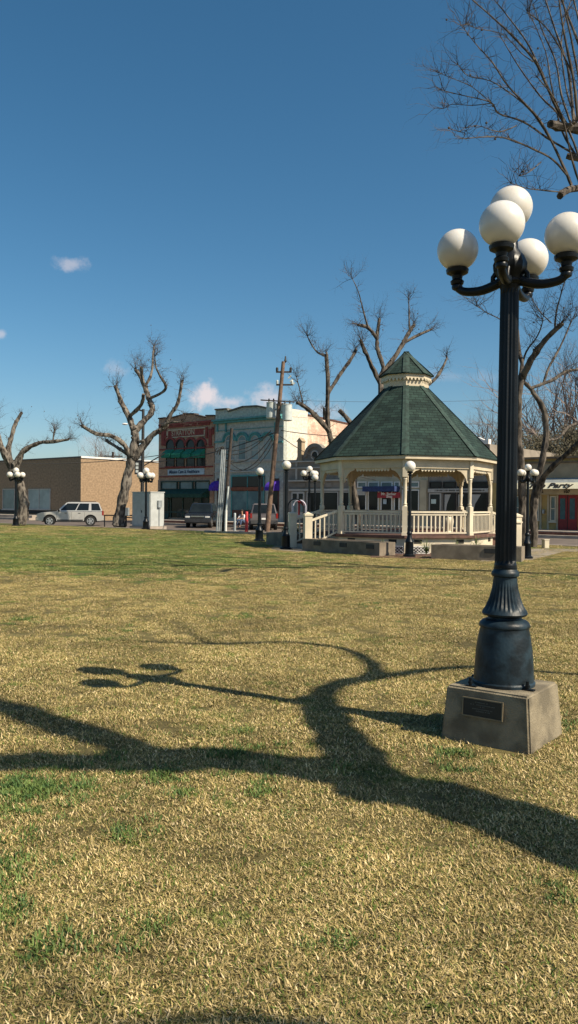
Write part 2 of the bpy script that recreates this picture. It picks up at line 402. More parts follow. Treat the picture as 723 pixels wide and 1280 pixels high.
struct(MB().slab(zone(LAWN0, -160, 120, -.155, .155), -.5, .03).build('kerb', pale_conc, bevel=.02))

def grass_patch(nb, size, l0, l1, w0, w1, seed, flat=(.25, 1.25), tlo=0., thi=1.):
    rs = np.random.RandomState(seed)
    bx, by = rs.uniform(-size, size, nb), rs.uniform(-size, size, nb); az = rs.uniform(0, 2 * np.pi, nb)
    ln = rs.uniform(l0, l1, nb); wd = rs.uniform(w0, w1, nb) * .5; th = rs.uniform(flat[0], flat[1], nb); t2 = np.minimum(th + rs.uniform(.1, .7, nb), 1.75)
    tone = rs.beta(1.5, 1.4, nb) * (thi - tlo) + tlo
    dx, dy = np.cos(az), np.sin(az); tw = az + np.pi / 2 + rs.uniform(-.5, .5, nb); qx, qy = np.cos(tw) * wd, np.sin(tw) * wd
    mxx = bx + dx * np.sin(th) * ln * .5; myy = by + dy * np.sin(th) * ln * .5; mz = np.cos(th) * ln * .5 - .004
    ex = mxx + dx * np.sin(t2) * ln * .5; ey = myy + dy * np.sin(t2) * ln * .5; ez = np.maximum(mz + np.cos(t2) * ln * .5, .003)
    V = np.zeros((nb, 5, 3))
    V[:, 0] = np.stack([bx - qx, by - qy, bx * 0 - .006], 1); V[:, 1] = np.stack([bx + qx, by + qy, bx * 0 - .006], 1)
    V[:, 2] = np.stack([mxx + qx, myy + qy, mz], 1); V[:, 3] = np.stack([mxx - qx, myy - qy, mz], 1); V[:, 4] = np.stack([ex, ey, ez], 1)
    me = bpy.data.meshes.new('blades'); me.vertices.add(nb * 5); me.vertices.foreach_set('co', V.ravel())
    base = np.arange(nb)[:, None] * 5
    quads = base + np.array([0, 1, 2, 3]); tris = base + np.array([3, 2, 4])
    li = np.concatenate([quads.ravel(), tris.ravel()]); me.loops.add(len(li)); me.loops.foreach_set('vertex_index', li.astype(np.int32))
    st = np.concatenate([np.arange(nb) * 4, nb * 4 + np.arange(nb) * 3]); me.polygons.add(2 * nb)
    me.polygons.foreach_set('loop_start', st.astype(np.int32))
    me.update(calc_edges=True); me.validate()
    at = me.attributes.new('tone', 'FLOAT', 'POINT'); at.data.foreach_set('value', np.repeat(tone, 5).astype(np.float32))
    return me
def scatter(name, meshes, pts, scales, mt, label, cat):
    c = bpy.data.collections.new(name + '_tufts')
    for i, me in enumerate(meshes):
        me.materials.clear(); me.materials.append(mt)
        c.objects.link(bpy.data.objects.new('grass_tuft', me))
    me = bpy.data.meshes.new(name); me.from_pydata([tuple(p) for p in pts], [], []); me.update()
    a = me.attributes.new('sc', 'FLOAT', 'POINT'); a.data.foreach_set('value', np.array(scales, dtype=np.float32))
    o = bpy.data.objects.new(name, me); COL.objects.link(o)
    gn = bpy.data.node_groups.new(name, 'GeometryNodeTree')
    gn.interface.new_socket('Geometry', in_out='INPUT', socket_type='NodeSocketGeometry'); gn.interface.new_socket('Geometry', in_out='OUTPUT', socket_type='NodeSocketGeometry')
    n = gn.nodes; L = gn.links
    gi = n.new('NodeGroupInput'); go = n.new('NodeGroupOutput'); ip = n.new('GeometryNodeInstanceOnPoints'); ci = n.new('GeometryNodeCollectionInfo')
    ci.inputs[0].default_value = c; ci.inputs['Separate Children'].default_value = True; ci.inputs['Reset Children'].default_value = True
    L.new(gi.outputs[0], ip.inputs['Points']); L.new(ci.outputs[0], ip.inputs['Instance']); ip.inputs['Pick Instance'].default_value = True
    rv = n.new('FunctionNodeRandomValue'); rv.data_type = 'FLOAT_VECTOR'; rv.inputs[0].default_value = (0, 0, 0); rv.inputs[1].default_value = (0, 0, 6.283)
    L.new(rv.outputs[0], ip.inputs['Rotation'])
    na = n.new('GeometryNodeInputNamedAttribute'); na.data_type = 'FLOAT'; na.inputs[0].default_value = 'sc'; L.new(na.outputs[0], ip.inputs['Scale'])
    L.new(ip.outputs[0], go.inputs[0])
    md = o.modifiers.new('scatter', 'NODES'); md.node_group = gn
    tag(o, label, cat, kind='stuff'); return o
blademat = lawnmat('grass_blades', True)
rs = np.random.RandomState(3)
P, S = [], []
BLK = (1.50, 5.58)
def okp(x, y): return not (abs((x - BLK[0]) * .788 - (y - BLK[1]) * .616) < .33 and abs((x - BLK[0]) * .616 + (y - BLK[1]) * .788) < .33)
y = 1.7
while y < 56:
    step = .115 if y < 3.6 else .14 if y < 5 else (.17 if y < 9 else (.21 if y < 16 else (.34 if y < 30 else .55))); hw = y * .52 + 1.2
    x = -hw
    while x < hw:
        xx, yy = x + rs.uniform(-.9, .9) * step, y + rs.uniform(-.9, .9) * step
        if okp(xx, yy) and ((xx - LAWN0[0]) * vx + (yy - LAWN0[1]) * vy) < -.35 and not (yy > 24.2 and math.hypot(xx - 4.4, yy - 30) < 4.5): P.append((xx, yy, 0)); S.append((1.0 if y < 5 else 1.1 if y < 9 else 1.35 if y < 16 else 1.8 if y < 30 else 2.3) * rs.uniform(.75, 1.2) * (1 if y < 9 else .8))
        x += step
    y += step
MES = [grass_patch(740, .14, .010, .038, .0018, .0058, 10 + i, flat=(.55, 1.65)) for i in range(7)]
scatter('grass', MES, P, S, blademat, 'short dormant straw coloured grass covering the lawn', 'grass')
# greener weeds in clumps
P2, S2 = [], []
for (px, py, rr, n_) in ((45, 985, .42, 80), (15, 985, .3, 40), (90, 988, .2, 20), (300, 942, .25, 26), (200, 970, .18, 14), (235, 990, .15, 10), (330, 990, .3, 14), (150, 1040, .2, 10),
                         (60, 1185, .16, 14), (20, 1090, .2, 20), (10, 1140, .16, 14), (190, 1165, .12, 8), (310, 770, .35, 20), (470, 755, .3, 14), (30, 775, .4, 26), (250, 700, 1.2, 40), (160, 790, .25, 10),
                         (690, 905, .25, 30), (590, 965, .2, 12), (700, 720, .6, 30), (640, 745, .4, 12), (695, 1110, .12, 8), (420, 1180, .1, 4), (560, 940, .14, 12)):
    g = G(px, py)
    for _ in range(n_):
        a = rs.uniform(0, 6.28); q = rr * abs(rs.normal(0, .75)); P2.append((g.x + math.cos(a) * q, g.y + math.sin(a) * q * 1.3, 0)); S2.append(rs.uniform(.45, .95))
def weedmat():
    M = mat('weed_leaf', (.035, .085, .013), .7, .3, 14, col2=(.13, .19, .04)); return M
scatter('weeds', [grass_patch(46, .07, .025, .065, .004, .009, 40 + i, flat=(.1, 1.1)) for i in range(4)], P2, S2, weedmat(), 'clumps of fresh green weeds dotted over the dry lawn', 'weeds')

# paths
def gpoly(pl, z=0): return [(G(a, b, z).x, G(a, b, z).y) for a, b in pl]
struct(MB().slab(gpoly([(600, 702), (664, 700), (706, 689.5), (800, 690), (800, 687), (690, 686.2), (640, 686)]), -.1, .012).build('path', conc))
struct(MB().slab(gpoly([(338, 687), (372, 690), (396, 688.5), (385, 682), (345, 681)]), -.1, .010).build('walkway', conc))
struct(MB().slab(gpoly([(463, 697), (545, 699), (552, 688), (470, 687)]), -.1, .014).build('flower_bed', mulch))
# pad of the utility poles
pp = pt(LAWN0, on_line(262, LAWN0), -.9)
padT = (LAWN0[0] - vx * .9, LAWN0[1] - vy * .9)
pad = MB().slab([(p.x, p.y) for p in (pt(padT, on_line(261, padT), -.35), pt(padT, on_line(352, padT), -.35), pt(padT, on_line(352, padT), .75), pt(padT, on_line(261, padT), .75))], -.05, .12)
struct(pad.build('pavement', pale_conc, bevel=.02))

# far sidewalk with two risers
sw = MB()
sw.slab(zone(CURB0, -3, 34 + 30, 0, .55), RD - .1, .06); o = struct(sw.build('kerb_step', pale_conc, bevel=.02))
struct(MB().slab(zone(CURB0, -3, 64, .552, 5), RD - .1, .27).build('sidewalk', pale_conc, bevel=.02))
struct(MB().slab(zone(CURB0, -3, 64, .535, .549), RD, .215).build('brick_riser', mat('brown_riser', (.12, .05, .035), .9, .3, 6)))
struct(MB().slab(zone(CURB0, -70, -18.2, 0, 5.2), RD - .1, .10).build('corner_kerb_step', pale_conc, bevel=.02))
struct(MB().slab(zone(CURB0, -70, -18.6, .6, 5.2), RD - .1, .35).build('corner_sidewalk', pale_conc, bevel=.02))

# ------------------------------------------------------------------ building helper
class Bld:
    """A building whose front lies on the facade line; features are surveyed by bearing (px) and height (py)."""
    def __init__(s, name, label, px0, px1, o=FAC0):
        s.o = o; s.s0 = on_line(px0, o); s.s1 = on_line(px1, o); s.w = s.s1 - s.s0
        s.e = thing(name, label, 'building', pt(o, s.s0), YAW)
    def x(s, px, prot=0): 
        o = (s.o[0] - vx * prot, s.o[1] - vy * prot); return on_line(px, o) - s.s0
    def z(s, px, py, prot=0):
        q = pt(s.o, s.x(px, prot) + s.s0, -prot); return W(px, py, q.y).z
    def P(s, px, py, prot=0): return (s.x(px, prot), s.z(px, py, prot))
    def rect(s, name, px0, px1, py0, py1, mt, y0=-.05, y1=.0, parent=None, uv=False, bevel=0, mb=None):
        xa, xb = s.x(px0), s.x(px1); c = (px0 + px1) / 2; za, zb = s.z(c, py1), s.z(c, py0)
        B = mb or MB(); B.box(xa, xb, y0, y1, za, zb)
        if mb is None: return B.build(name, mt, parent or s.e, uv=uv, bevel=bevel)
def wall(b, poly, depth, mt, name='wall', holes=()):
    """front wall polygon in local x,z, thickness .3, with a body behind it"""
    return MB().prism(poly, 0, depth).build(name, mt, b.e, uv=True)
def window(b, px0, px1, py0, py1, fr, gl, mull=1, rows=1, dep=.06, name='window', sill=True, fw=.07, curtain=None):
    xa, xb = b.x(px0), b.x(px1); c = (px0 + px1) / 2; za, zb = b.z(c, py1), b.z(c, py0)
    f = MB(); f.box(xa, xa + fw, -dep, .0, za, zb); f.box(xb - fw, xb, -dep, .0, za, zb)
    f.box(xa + fw, xb - fw, -dep, .0, zb - fw, zb); f.box(xa + fw, xb - fw, -dep, 0, za, za + fw)
    for i in range(1, mull):
        q = xa + (xb - xa) * i / mull; f.box(q - fw * .45, q + fw * .45, -dep * .9, 0, za + fw, zb - fw)
    for i in range(1, rows):
        q = za + (zb - za) * i / rows; f.box(xa + fw, xb - fw, -dep * .8, 0, q - fw * .4, q + fw * .4)
    fo = f.build(name, fr, b.e)
    MB().box(xa + fw, xb - fw, -dep * .35, -.002, za + fw, zb - fw).build('pane', gl, fo)
    if sill: MB().box(xa - .06, xb + .06, -dep - .08, .0, za - .09, za - .003).build('sill', fr, fo)
    return fo
def arch_ring(mb, cx, cz, r0, r1, y0, y1, n=12, a0=0, a1=math.pi):
    for i in range(n):
        t0 = a0 + (a1 - a0) * i / n; t1 = a0 + (a1 - a0) * (i + 1) / n
        mb.prism([(cx + r0 * math.cos(t0), cz + r0 * math.sin(t0)), (cx + r1 * math.cos(t0), cz + r1 * math.sin(t0)),
                  (cx + r1 * math.cos(t1), cz + r1 * math.sin(t1)), (cx + r0 * math.cos(t1), cz + r0 * math.sin(t1))], y0, y1)
def awning(b, x0, x1, z0, z1, prot, mt, name='awning', val=.18, parent=None):
    mb = MB(); mb.add([(x0, -.01, z1), (x1, -.01, z1), (x1, -prot, z0 + val), (x0, -prot, z0 + val), (x0, -prot, z0), (x1, -prot, z0), (x0, -.01, z0 + val), (x1, -.01, z0 + val),
                       (x0, -.01, z0), (x1, -.01, z0)],
                      [(0, 3, 2, 1), (3, 4, 5, 2), (0, 6, 3), (1, 2, 7), (6, 8, 4, 3), (7, 2, 5, 9), (8, 9, 5, 4)])
    return mb.build(name, mt, parent or b.e)

# ---- tan corner building (left)
xc = on_line(101, FAC0)
tb = thing('commercial_building', 'low flat roofed tan building with a blank sunlit side wall behind the silver car', 'building', pt(FAC0, xc), YAW)
tbz = W(101, 572, pt(FAC0, xc).y).z
MB().box(-34, 0, 0, 26, RD, tbz).build('wall', tanwall, tb, uv=True)
rfm = MB().box(-34.1, .06, -.06, 26.1, tbz, tbz + .14).build('roof', mat('dark_metal_coping', (.10, .085, .07), .6, .1, 3), tb)
MB().box(.065, .09, -.03, 26, tbz - .02, tbz + .15).build('flashing', white_p, rfm)
class _T(Bld):
    def __init__(s): s.o = FAC0; s.s0 = xc; s.s1 = xc; s.w = 0; s.e = tb
T = _T()
window(T, 36, 63.5, 611, 636.5, greytrim, paleglass, 2, 1, .08)
window(T, 4, 19, 611, 636.5, greytrim, gglass, 1, 1, .08)
window(T, -30, -8, 611, 636.5, greytrim, paleglass, 2, 1, .08)
T.rect('plinth', -60, 100, 637.5, 641, inkblack, -.10, -.001)
T.rect('door', 20.2, 24, 611, 640, dk_green, -.06, 0)

# ---- red and tan two storey building
b = Bld('brick_building', 'two storey tan and oxblood brick shop with green awnings over four arched windows', 198, 267.8)
top = [b.P(198, 524), b.P(207.5, 523), b.P(208, 524.5), b.P(228, 519.3), b.P(229, 518), b.P(243, 518), b.P(244, 519.5), b.P(256.5, 522.5), b.P(257, 520.3), (b.w - .02, b.z(267, 520.2))]
fw_ = MB().prism([(0, RD)] + [(max(0, x), z) for x, z in top] + [(b.w - .02, RD)], 0, .4).build('wall', tanbrick, b.e, uv=True)
MB().box(0.02, b.w - .04, .4, 16, RD, min(z for _, z in top) - .5).build('rear_wall', tanbrick, b.e, uv=True)
pc = MB()
for i in range(len(top) - 1):
    (xa, za), (xb, zb) = top[i], top[i + 1]
    if xb - xa > .12: pc.prism([(xa, za + .005), (xb, zb + .005), (xb, zb + .11), (xa, za + .11)], -.12, .45)
pc.build('coping', mat('dark_coping', (.06, .045, .04), .8, .2, 3), b.e)
tr = MB()
for (a, c, d, e, y0) in ((199, 267, 528, 530.5, -.16), (205, 262, 530.8, 533.2, -.10), (199.5, 266.5, 559.6, 561.4, -.07), (199.5, 266.5, 583.4, 584.9, -.07), (199.5, 266.5, 594.6, 595.8, -.07),
                         (202, 206, 536, 557, -.09), (261, 264.5, 536, 557, -.09), (257.5, 259.5, 534, 548, -.12), (206.6, 208, 534, 548, -.12), (265.4, 267, 534, 543, -.14), (199, 200.5, 534, 543, -.14)):
    b.rect('', a, c, d, e, None, y0, .0, mb=tr)
tr.build('brick_trim', dkred, b.e)
fr = MB(); b.rect('', 208.4, 256.6, 535.6, 537.2, None, -.08, 0, mb=fr); b.rect('', 208.4, 256.6, 545, 546.6, None, -.08, 0, mb=fr)
b.rect('', 208.4, 210, 537.4, 544.8, None, -.08, 0, mb=fr); b.rect('', 255, 256.6, 537.4, 544.8, None, -.08, 0, mb=fr)
name_panel = b.rect('name_panel', 210.2, 254.8, 537.4, 544.8, dkred, -.04, 0)
fr.build('frame', letterpale, name_panel)
text('STRATTON', .62, letterpale, b.e, ((b.x(210) + b.x(248)) / 2, -.05, b.z(230, 541)), sx=.9, bold=.01)
for px in (213.0, 225.4, 238.4, 251.2):
    w0, w1 = b.x(px - 4.6), b.x(px + 4.6); cx = (w0 + w1) / 2; r = (w1 - w0) / 2; zs = b.z(px, 557); zb = b.z(px, 583)
    wmb = MB(); arch_ring(wmb, cx, zs, r, r + .08, -.09, 0); wmb.box(w0 - .06, w0, -.07, 0, zb, zs); wmb.box(w1, w1 + .06, -.07, 0, zb, zs)
    wmb.box(w0, w1, -.065, 0, (zb + zs) / 2 - .04, (zb + zs) / 2 + .03); wo = wmb.build('window', inkblack, b.e)
    g_ = MB(); g_.box(w0 + .001, w1 - .001, -.03, -.002, zb, zs)
    g_.prism([(cx + r * math.cos(math.pi * i / 10), zs + r * math.sin(math.pi * i / 10)) for i in range(11)], -.03, -.002); g_.build('pane', glass, wo)
    ar = MB(); arch_ring(ar, cx, zs, r + .085, r + .27, -.12, 0, 12); ar.build('arch', dkred, b.e)
    MB().box(w0 - .1, w1 + .1, -.16, 0, zb - .12, zb - .002).build('sill', dkred, wo)
    awning(b, w0 - .06, w1 + .06, b.z(px, 572.5), b.z(px, 561), .62, green_awn, val=.30)
sg = b.rect('sign', 210.5, 255.5, 586, 593.6, signpale, -.10, 0)
text('Mission Care & Healthcare', .40, ink, sg, ((b.x(211) + b.x(252)) / 2, -.115, b.z(232, 589.8)), sx=.86, bold=.006)
sf = MB(); 
for px in (202, 221.5, 225, 241, 244.5, 262): b.rect('', px, px + 1, 602, 611, None, -.12, 0, mb=sf)
b.rect('', 202, 263, 601, 602.4, None, -.14, 0, mb=sf); sfo = sf.build('transom', dk_green, b.e)
tg = MB()
for a, c in ((203.1, 221.4), (226.1, 240.9), (245.6, 261.9)): b.rect('', a, c, 602.6, 610.8, None, -.05, 0, mb=tg)
tg.build('pane', gglass, sfo)
awning(b, b.x(202.2), b.x(263), b.z(232, 622), b.z(232, 611), 1.0, mat('dark_green_canvas', (.004, .045, .03), .8, .2, 4), val=.3)
sh = b.rect('shopfront', 202.5, 262.5, 622, 647, glass, -.03, 0)
m_ = MB()
for px in (203, 211, 214, 229, 242, 252, 261.3): b.rect('', px, px + .8, 622, 647, None, -.09, -.031, mb=m_)
b.rect('', 202.5, 262.6, 639.5, 641, None, -.085, -.032, mb=m_); b.rect('', 202.5, 211, 641.2, 648, None, -.085, -.032, mb=m_)
m_.build('frame', dk_green, sh)
mm = MB(); b.rect('', 222, 237, 636, 646, None, -.06, -.033, mb=mm); mm.build('display', mat('shop_display', (.07, .06, .04), .8, .5, 4), sh)
b.rect('pilaster', 198.4, 201.6, 600, 648, tanbrick, -.1, 0, uv=True); b.rect('pilaster', 263.2, 267, 600, 648, tanbrick, -.1, 0, uv=True)

# ---- teal trimmed building
b = Bld('brick_building', 'two storey grey green brick building with teal cornice, teal window arches and whitewashed side', 268.2, 354)
top = [b.P(268.6, 513), b.P(284, 512), b.P(284.4, 515), b.P(290, 513.5), b.P(303, 509.3), b.P(321, 508.4), b.P(334, 511.2), b.P(337, 512), b.P(338, 507), (b.w, b.z(353.8, 506))]
MB().prism([(0, RD)] + [(max(0, x), z) for x, z in top] + [(b.w, RD)], 0, .4).build('wall', greenbrick, b.e, uv=True)
pc = MB()
for i in range(len(top) - 1):
    (xa, za), (xb, zb) = top[i], top[i + 1]
    if xb - xa > .2: pc.prism([(xa, za + .005), (xb, zb + .005), (xb, zb + .12), (xa, za + .12)], -.12, .45)
pc.build('coping', mat('grey_brown_coping', (.12, .11, .09), .85, .2, 3), b.e)
zfl = W(366, 519, pt(FAC0, b.s1, 2).y).z
MB().box(.02, b.w - .003, .402, 2.9, RD, zfl + .4).build('side_wall', whitewall, b.e, uv=True)
sidew = MB(); sidew.prism([(2.902, RD), (24, RD), (24, zfl - .9), (2.902, zfl + .05)], .3, b.w, Matrix(((0, 1, 0, 0), (1, 0, 0, 0), (0, 0, 1, 0), (0, 0, 0, 1))))
swo = sidew.build('rear_wall', pinkbrick, b.e, uv=True)
cp = MB(); cp.prism([(2.9, zfl + .055), (24, zfl - .895), (24, zfl - .78), (2.9, zfl + .17)], b.w - .2, b.w + .06, Matrix(((0, 1, 0, 0), (1, 0, 0, 0), (0, 0, 1, 0), (0, 0, 0, 1))))
cp.build('wall_cap', brownwood, swo)
tr = MB()
for (a, c, d, e, y0) in ((268, 353.5, 521.8, 524, -.42), (268.4, 353.5, 524.2, 526.8, -.26), (268.4, 353.5, 535.4, 536.2, -.05)):
    b.rect('', a, c, d, e, None, y0, 0, mb=tr)
tr.build('cornice', tealp, b.e)
for (a, c, d, e, y0) in ((271, 272.4, 528, 540, -.1), (281.5, 283, 528, 540, -.1), (343, 344.4, 528, 540, -.1), (268.4, 279.5, 551.6, 553.4, -.09), (343, 353.5, 551.6, 553.4, -.09)):
    b.rect('brick_trim', a, c, d, e, tealp, y0, 0)
for i, px in enumerate((286.7, 302.8, 318.7, 334.3)):
    w0, w1 = b.x(px - 4.3), b.x(px + 4.3); cx = (w0 + w1) / 2; r = (w1 - w0) / 2; zs = b.z(px, 551); zb = b.z(px, 574)
    ar = MB(); arch_ring(ar, cx, zs, r + .06, r + .22, -.1, 0); arch_ring(ar, cx, zs, r + .225, r + .34, -.16, 0)
    ar.build('arch', tealp, b.e)
    wmb = MB(); wmb.box(w0 - .05, w0, -.07, 0, zb, zs); wmb.box(w1, w1 + .05, -.07, 0, zb, zs); arch_ring(wmb, cx, zs, r, r + .055, -.08, 0)
    wmb.box(w0, w1, -.06, 0, (zb + zs) / 2 - .03, (zb + zs) / 2 + .03); wmb.box(w0, w1, -.06, 0, zs - .03, zs + .03); wo = wmb.build('window', greytrim, b.e)
    g_ = MB(); g_.box(w0 + .001, w1 - .001, -.03, -.002, zb, zs)
    g_.prism([(cx + r * math.cos(math.pi * k / 10), zs + r * math.sin(math.pi * k / 10)) for k in range(11)], -.03, -.002)
    g_.build('pane', gglass if i < 2 else paleglass, wo)
    MB().box(w0 - .12, w1 + .12, -.14, 0, zb - .12, zb - .002).build('sill', greytrim, wo)
tr = MB(); b.rect('', 268.6, 353.5, 577, 578.2, None, -.09, 0, mb=tr); b.rect('', 268.6, 353.5, 588.6, 590, None, -.09, 0, mb=tr); tr.build('string_course', greytrim, b.e)
sh = b.rect('shopfront', 290, 331, 594.5, 647, brownwood, -.06, 0)
for i, (a, c, d, e, mt) in enumerate(((291.3, 309.5, 596, 608, glass), (311, 329.8, 596, 608, glass), (291.3, 309.8, 614, 637.5, mat('blue_shop_window', (.03, .10, .13), .15, .5, 1.3, col2=(.08, .18, .2))), (310.8, 329.8, 614, 637.5, MATS['blue_shop_window']))):
    b.rect('pane', a, c, d, e, mt, -.085, -.061, parent=sh)
f_ = MB()
for (a, c, d, e) in ((289.6, 331.4, 593.6, 595.6), (289.8, 291, 596, 647), (330.1, 331.4, 596, 647), (309.9, 310.6, 596, 638)): b.rect('', a, c, d, e, None, -.12, -.0615, mb=f_)
f_.build('frame', tealp, sh)
b.rect('lintel', 290, 331, 609, 613.2, mat('rust_band', (.18, .06, .03), .8, .2, 4), -.14, -.087, parent=sh)
for (a, c) in ((272, 277), (341.5, 349)):
    d_ = b.rect('door', a, c, 598, 648, brownwood, -.07, 0)
    b.rect('pane', a + 1, c - 1, 614, 640, glass, -.085, -.071, parent=d_)
    xa, xb = b.x(a - .5), b.x(c + .5); zb_, zt = b.z(a, 613.5), b.z(a, 601)
    aw = MB(); n = 8; vs = []; fs = []
    for i in range(n + 1):
        t = math.pi / 2 * i / n
        vs += [(xa, -.95 * math.sin(t) - .01, zb_ + .15 + (zt - zb_ - .15) * math.cos(t)), (xb, -.95 * math.sin(t) - .01, zb_ + .15 + (zt - zb_ - .15) * math.cos(t))]
    for i in range(n): fs.append((2 * i, 2 * i + 2, 2 * i + 3, 2 * i + 1))
    k = len(vs); vs += [(xa, -.96, zb_), (xb, -.96, zb_), (xa, -.01, zb_), (xb, -.01, zb_)]
    fs += [(k - 2, k, k + 1, k - 1), tuple([k + 2, k] + [2 * i for i in range(n, -1, -1)]), tuple([k + 1, k + 3] + [2 * i + 1 for i in range(n + 1)])]
    aw.add(vs, fs).build('awning', purple, b.e)

# ---- grey storefront with round pediment
b = Bld('shop_building', 'low grey shop with a round arched parapet and oculus left of the gazebo', 354.3, 446)
z0 = b.z(365, 575); za = b.z(380, 571)
pcx, pcz = b.x(393.5), b.z(393.5, 571); pr = b.x(405) - pcx
poly = [(0.0, RD), (0.0, z0), (b.x(370), z0), (b.x(371), za), (b.x(381), za)]
poly += [(pcx + pr * math.cos(math.pi - math.pi * i / 12), pcz + pr * math.sin(math.pi * i / 12)) for i in range(13)]
poly += [(b.x(407), za), (b.x(418), za), (b.x(419), z0), (b.w - .01, z0 - .1), (b.w - .01, RD)]
MB().prism(poly, 0, .35).build('wall', greystucco, b.e)
MB().box(.31, b.w - .03, .352, 14, RD, z0 - .5).build('rear_wall', greystucco, b.e)
ar = MB(); arch_ring(ar, pcx, pcz, pr - .12, pr + .14, -.14, .36, 14); ar.build('pediment_arch', greystucco, b.e)
oc = MB(); arch_ring(oc, pcx, b.z(393.5, 569), .27, .36, -.08, 0, 20, 0, 2 * math.pi); oo = oc.build('oculus', greytrim, b.e)
MB().prism([(pcx + .268 * math.cos(2 * math.pi * i / 20), b.z(393.5, 569) + .268 * math.sin(2 * math.pi * i / 20)) for i in range(20)], -.03, -.002).build('pane', glass, oo)
for px in (375, 414):
    pi_ = MB(); x_ = b.x(px); pi_.box(x_ - .2, x_ + .2, -.1, .3, za - .4, b.z(px, 552)); pi_.prism([(x_ - .28, b.z(px, 552)), (x_ + .28, b.z(px, 552)), (x_, b.z(px, 547))], -.15, .35)
    pi_.build('pinnacle', tanstucco, b.e)
tr = MB()
for (a, c, d, e, y0) in ((356, 445, 575.5, 577, -.14), (362, 445, 583.4, 585, -.1), (362, 445, 599.6, 601.4, -.18), (362, 445, 611, 613.5, -.1), (370, 371.6, 577.4, 583.2, -.09), (370, 371.6, 585.3, 599.4, -.09)):
    b.rect('', a, c, d, e, None, y0, 0, mb=tr)
tr.build('string_course', greytrim, b.e)
d_ = b.rect('door', 365, 381, 614.5, 648, greytrim, -.07, 0)
for (a, c) in ((366.7, 371.8), (374.2, 379.4)):
    b.rect('pane', a, c, 617, 624, glass, -.085, -.071, parent=d_); b.rect('pane', a, c, 626, 640, gglass, -.085, -.071, parent=d_)
for (a, c) in ((384, 403), (404.5, 423.5), (425, 443)): window(b, a, c, 614.5, 641, greytrim, glass, 1, 1, .07)
for (a, c) in ((375, 382), (386, 393), (397, 404), (408, 415)): b.rect('attic_panel', a, c, 604, 609, greystucco, -.06, 0)

# ---- cream storefront behind the gazebo
b = Bld('shop_building', 'cream fronted shop with navy canopy and crimson sign seen through the gazebo', 446.3, 535)
zt = b.z(490, 556)
MB().box(0, b.w - .02, 0, 14, RD, zt).build('wall', creamstone, b.e)
MB().box(-.02, b.w, -.12, .2, zt, zt + .15).build('cornice', greytrim, b.e)
for (a, c) in ((447, 458.5), (460.5, 474), (476.5, 491), (493, 500), (503, 524.5)):
    window(b, a, c, 602, 609.6, white_p, gglass, 1, 1, .07, name='transom_window', sill=False)
    window(b, a, c, 612, 640.5, white_p, glass, 1, 1, .07)
bl = MB(); b.rect('', 448, 458, 612.8, 619, None, -.12, -.072, mb=bl); bl.build('blind', greytrim, b.e)
for (a, c) in ((476.3, 486),): b.rect('poster', 480, 484, 624, 630, signpale, -.10, -.073)
x0, x1 = b.x(460), b.x(500)
awning(b, x0, x1, b.z(480, 614.5), b.z(480, 609.5), .7, blue_awn, val=.35)
sb = b.rect('sign', 475, 503, 615.5, 622.5, redsign, -.32, -.24)
text('Mr. Barber', .27, white_p, sb, (b.x(489), -.335, b.z(489, 617.5)), bold=.006); text('Shop', .24, white_p, sb, (b.x(490), -.335, b.z(490, 620.7)), bold=.006)
b.rect('pilaster', 526, 534, 600, 642, creamstone, -.12, 0); b.rect('base_panel', 447, 525, 641.5, 650, greystucco, -.09, -.001)

# ---- dark framed storefront
b = Bld('shop_building', 'dark framed shop with draped curtains in its windows behind right side of the gazebo', 535.4, 612)
zt = b.z(590, 556)
MB().box(0, b.w - .02, 0, 14, RD, zt).build('wall', greystucco, b.e)
pc = MB(); 
xa = b.x(588)
pc.prism([(xa, zt), (b.x(611), zt), (b.x(611), b.z(608, 549)), (b.x(607), b.z(608, 549)), (b.x(606), zt + .25), (b.x(598), zt + .45), (b.x(592), b.z(592, 547.5)), (xa, b.z(589, 548))], -.12, .25)
pc.build('parapet_scroll', white_p, b.e)
b.rect('frieze_band', 536, 611, 610.8, 615.4, greytrim, -.14, 0)
lt = MB()
k = 545.0
while k < 606:
    w_ = random.uniform(.5, .9)
    if random.random() > .14: b.rect('', k, k + w_ * .8, 612.2, 614.0, None, -.155, -.142, mb=lt)
    k += w_ + .35
lt.build('lettering', inkblack, b.e)
for (a, c) in ((537, 552), (554, 570), (572, 587), (589, 610)): window(b, a, c, 602, 610, inkblack, glass, 1, 1, .07, name='transom_window', sill=False)
d_ = b.rect('door', 537, 552, 616.4, 645, greytrim, -.08, 0); b.rect('pane', 538.5, 550.5, 618, 643, glass, -.09, -.081, parent=d_)
b.rect('poster', 540, 546, 624, 629.6, mat('paper_notice', (.5, .6, .55), .7, .1, 4), -.10, -.0915, parent=d_)
for (a, c) in ((555, 570), (572, 586), (588.5, 610)):
    fo = window(b, a, c, 616.4, 645, inkblack, glass, 1, 1, .07)
    xa, xb = b.x(a + 1), b.x(c - 1); zz1, zz0 = b.z(a, 618), b.z(a, 642)
    cu = MB(); cu.prism([(xa, zz1), (xa + (xb - xa) * .62, zz1), (xa + (xb - xa) * .25, (zz0 + zz1) / 2), (xa + (xb - xa) * .12, zz0), (xa, zz0)], -.05, -.03)
    cu.build('curtain', greytrim, fo)

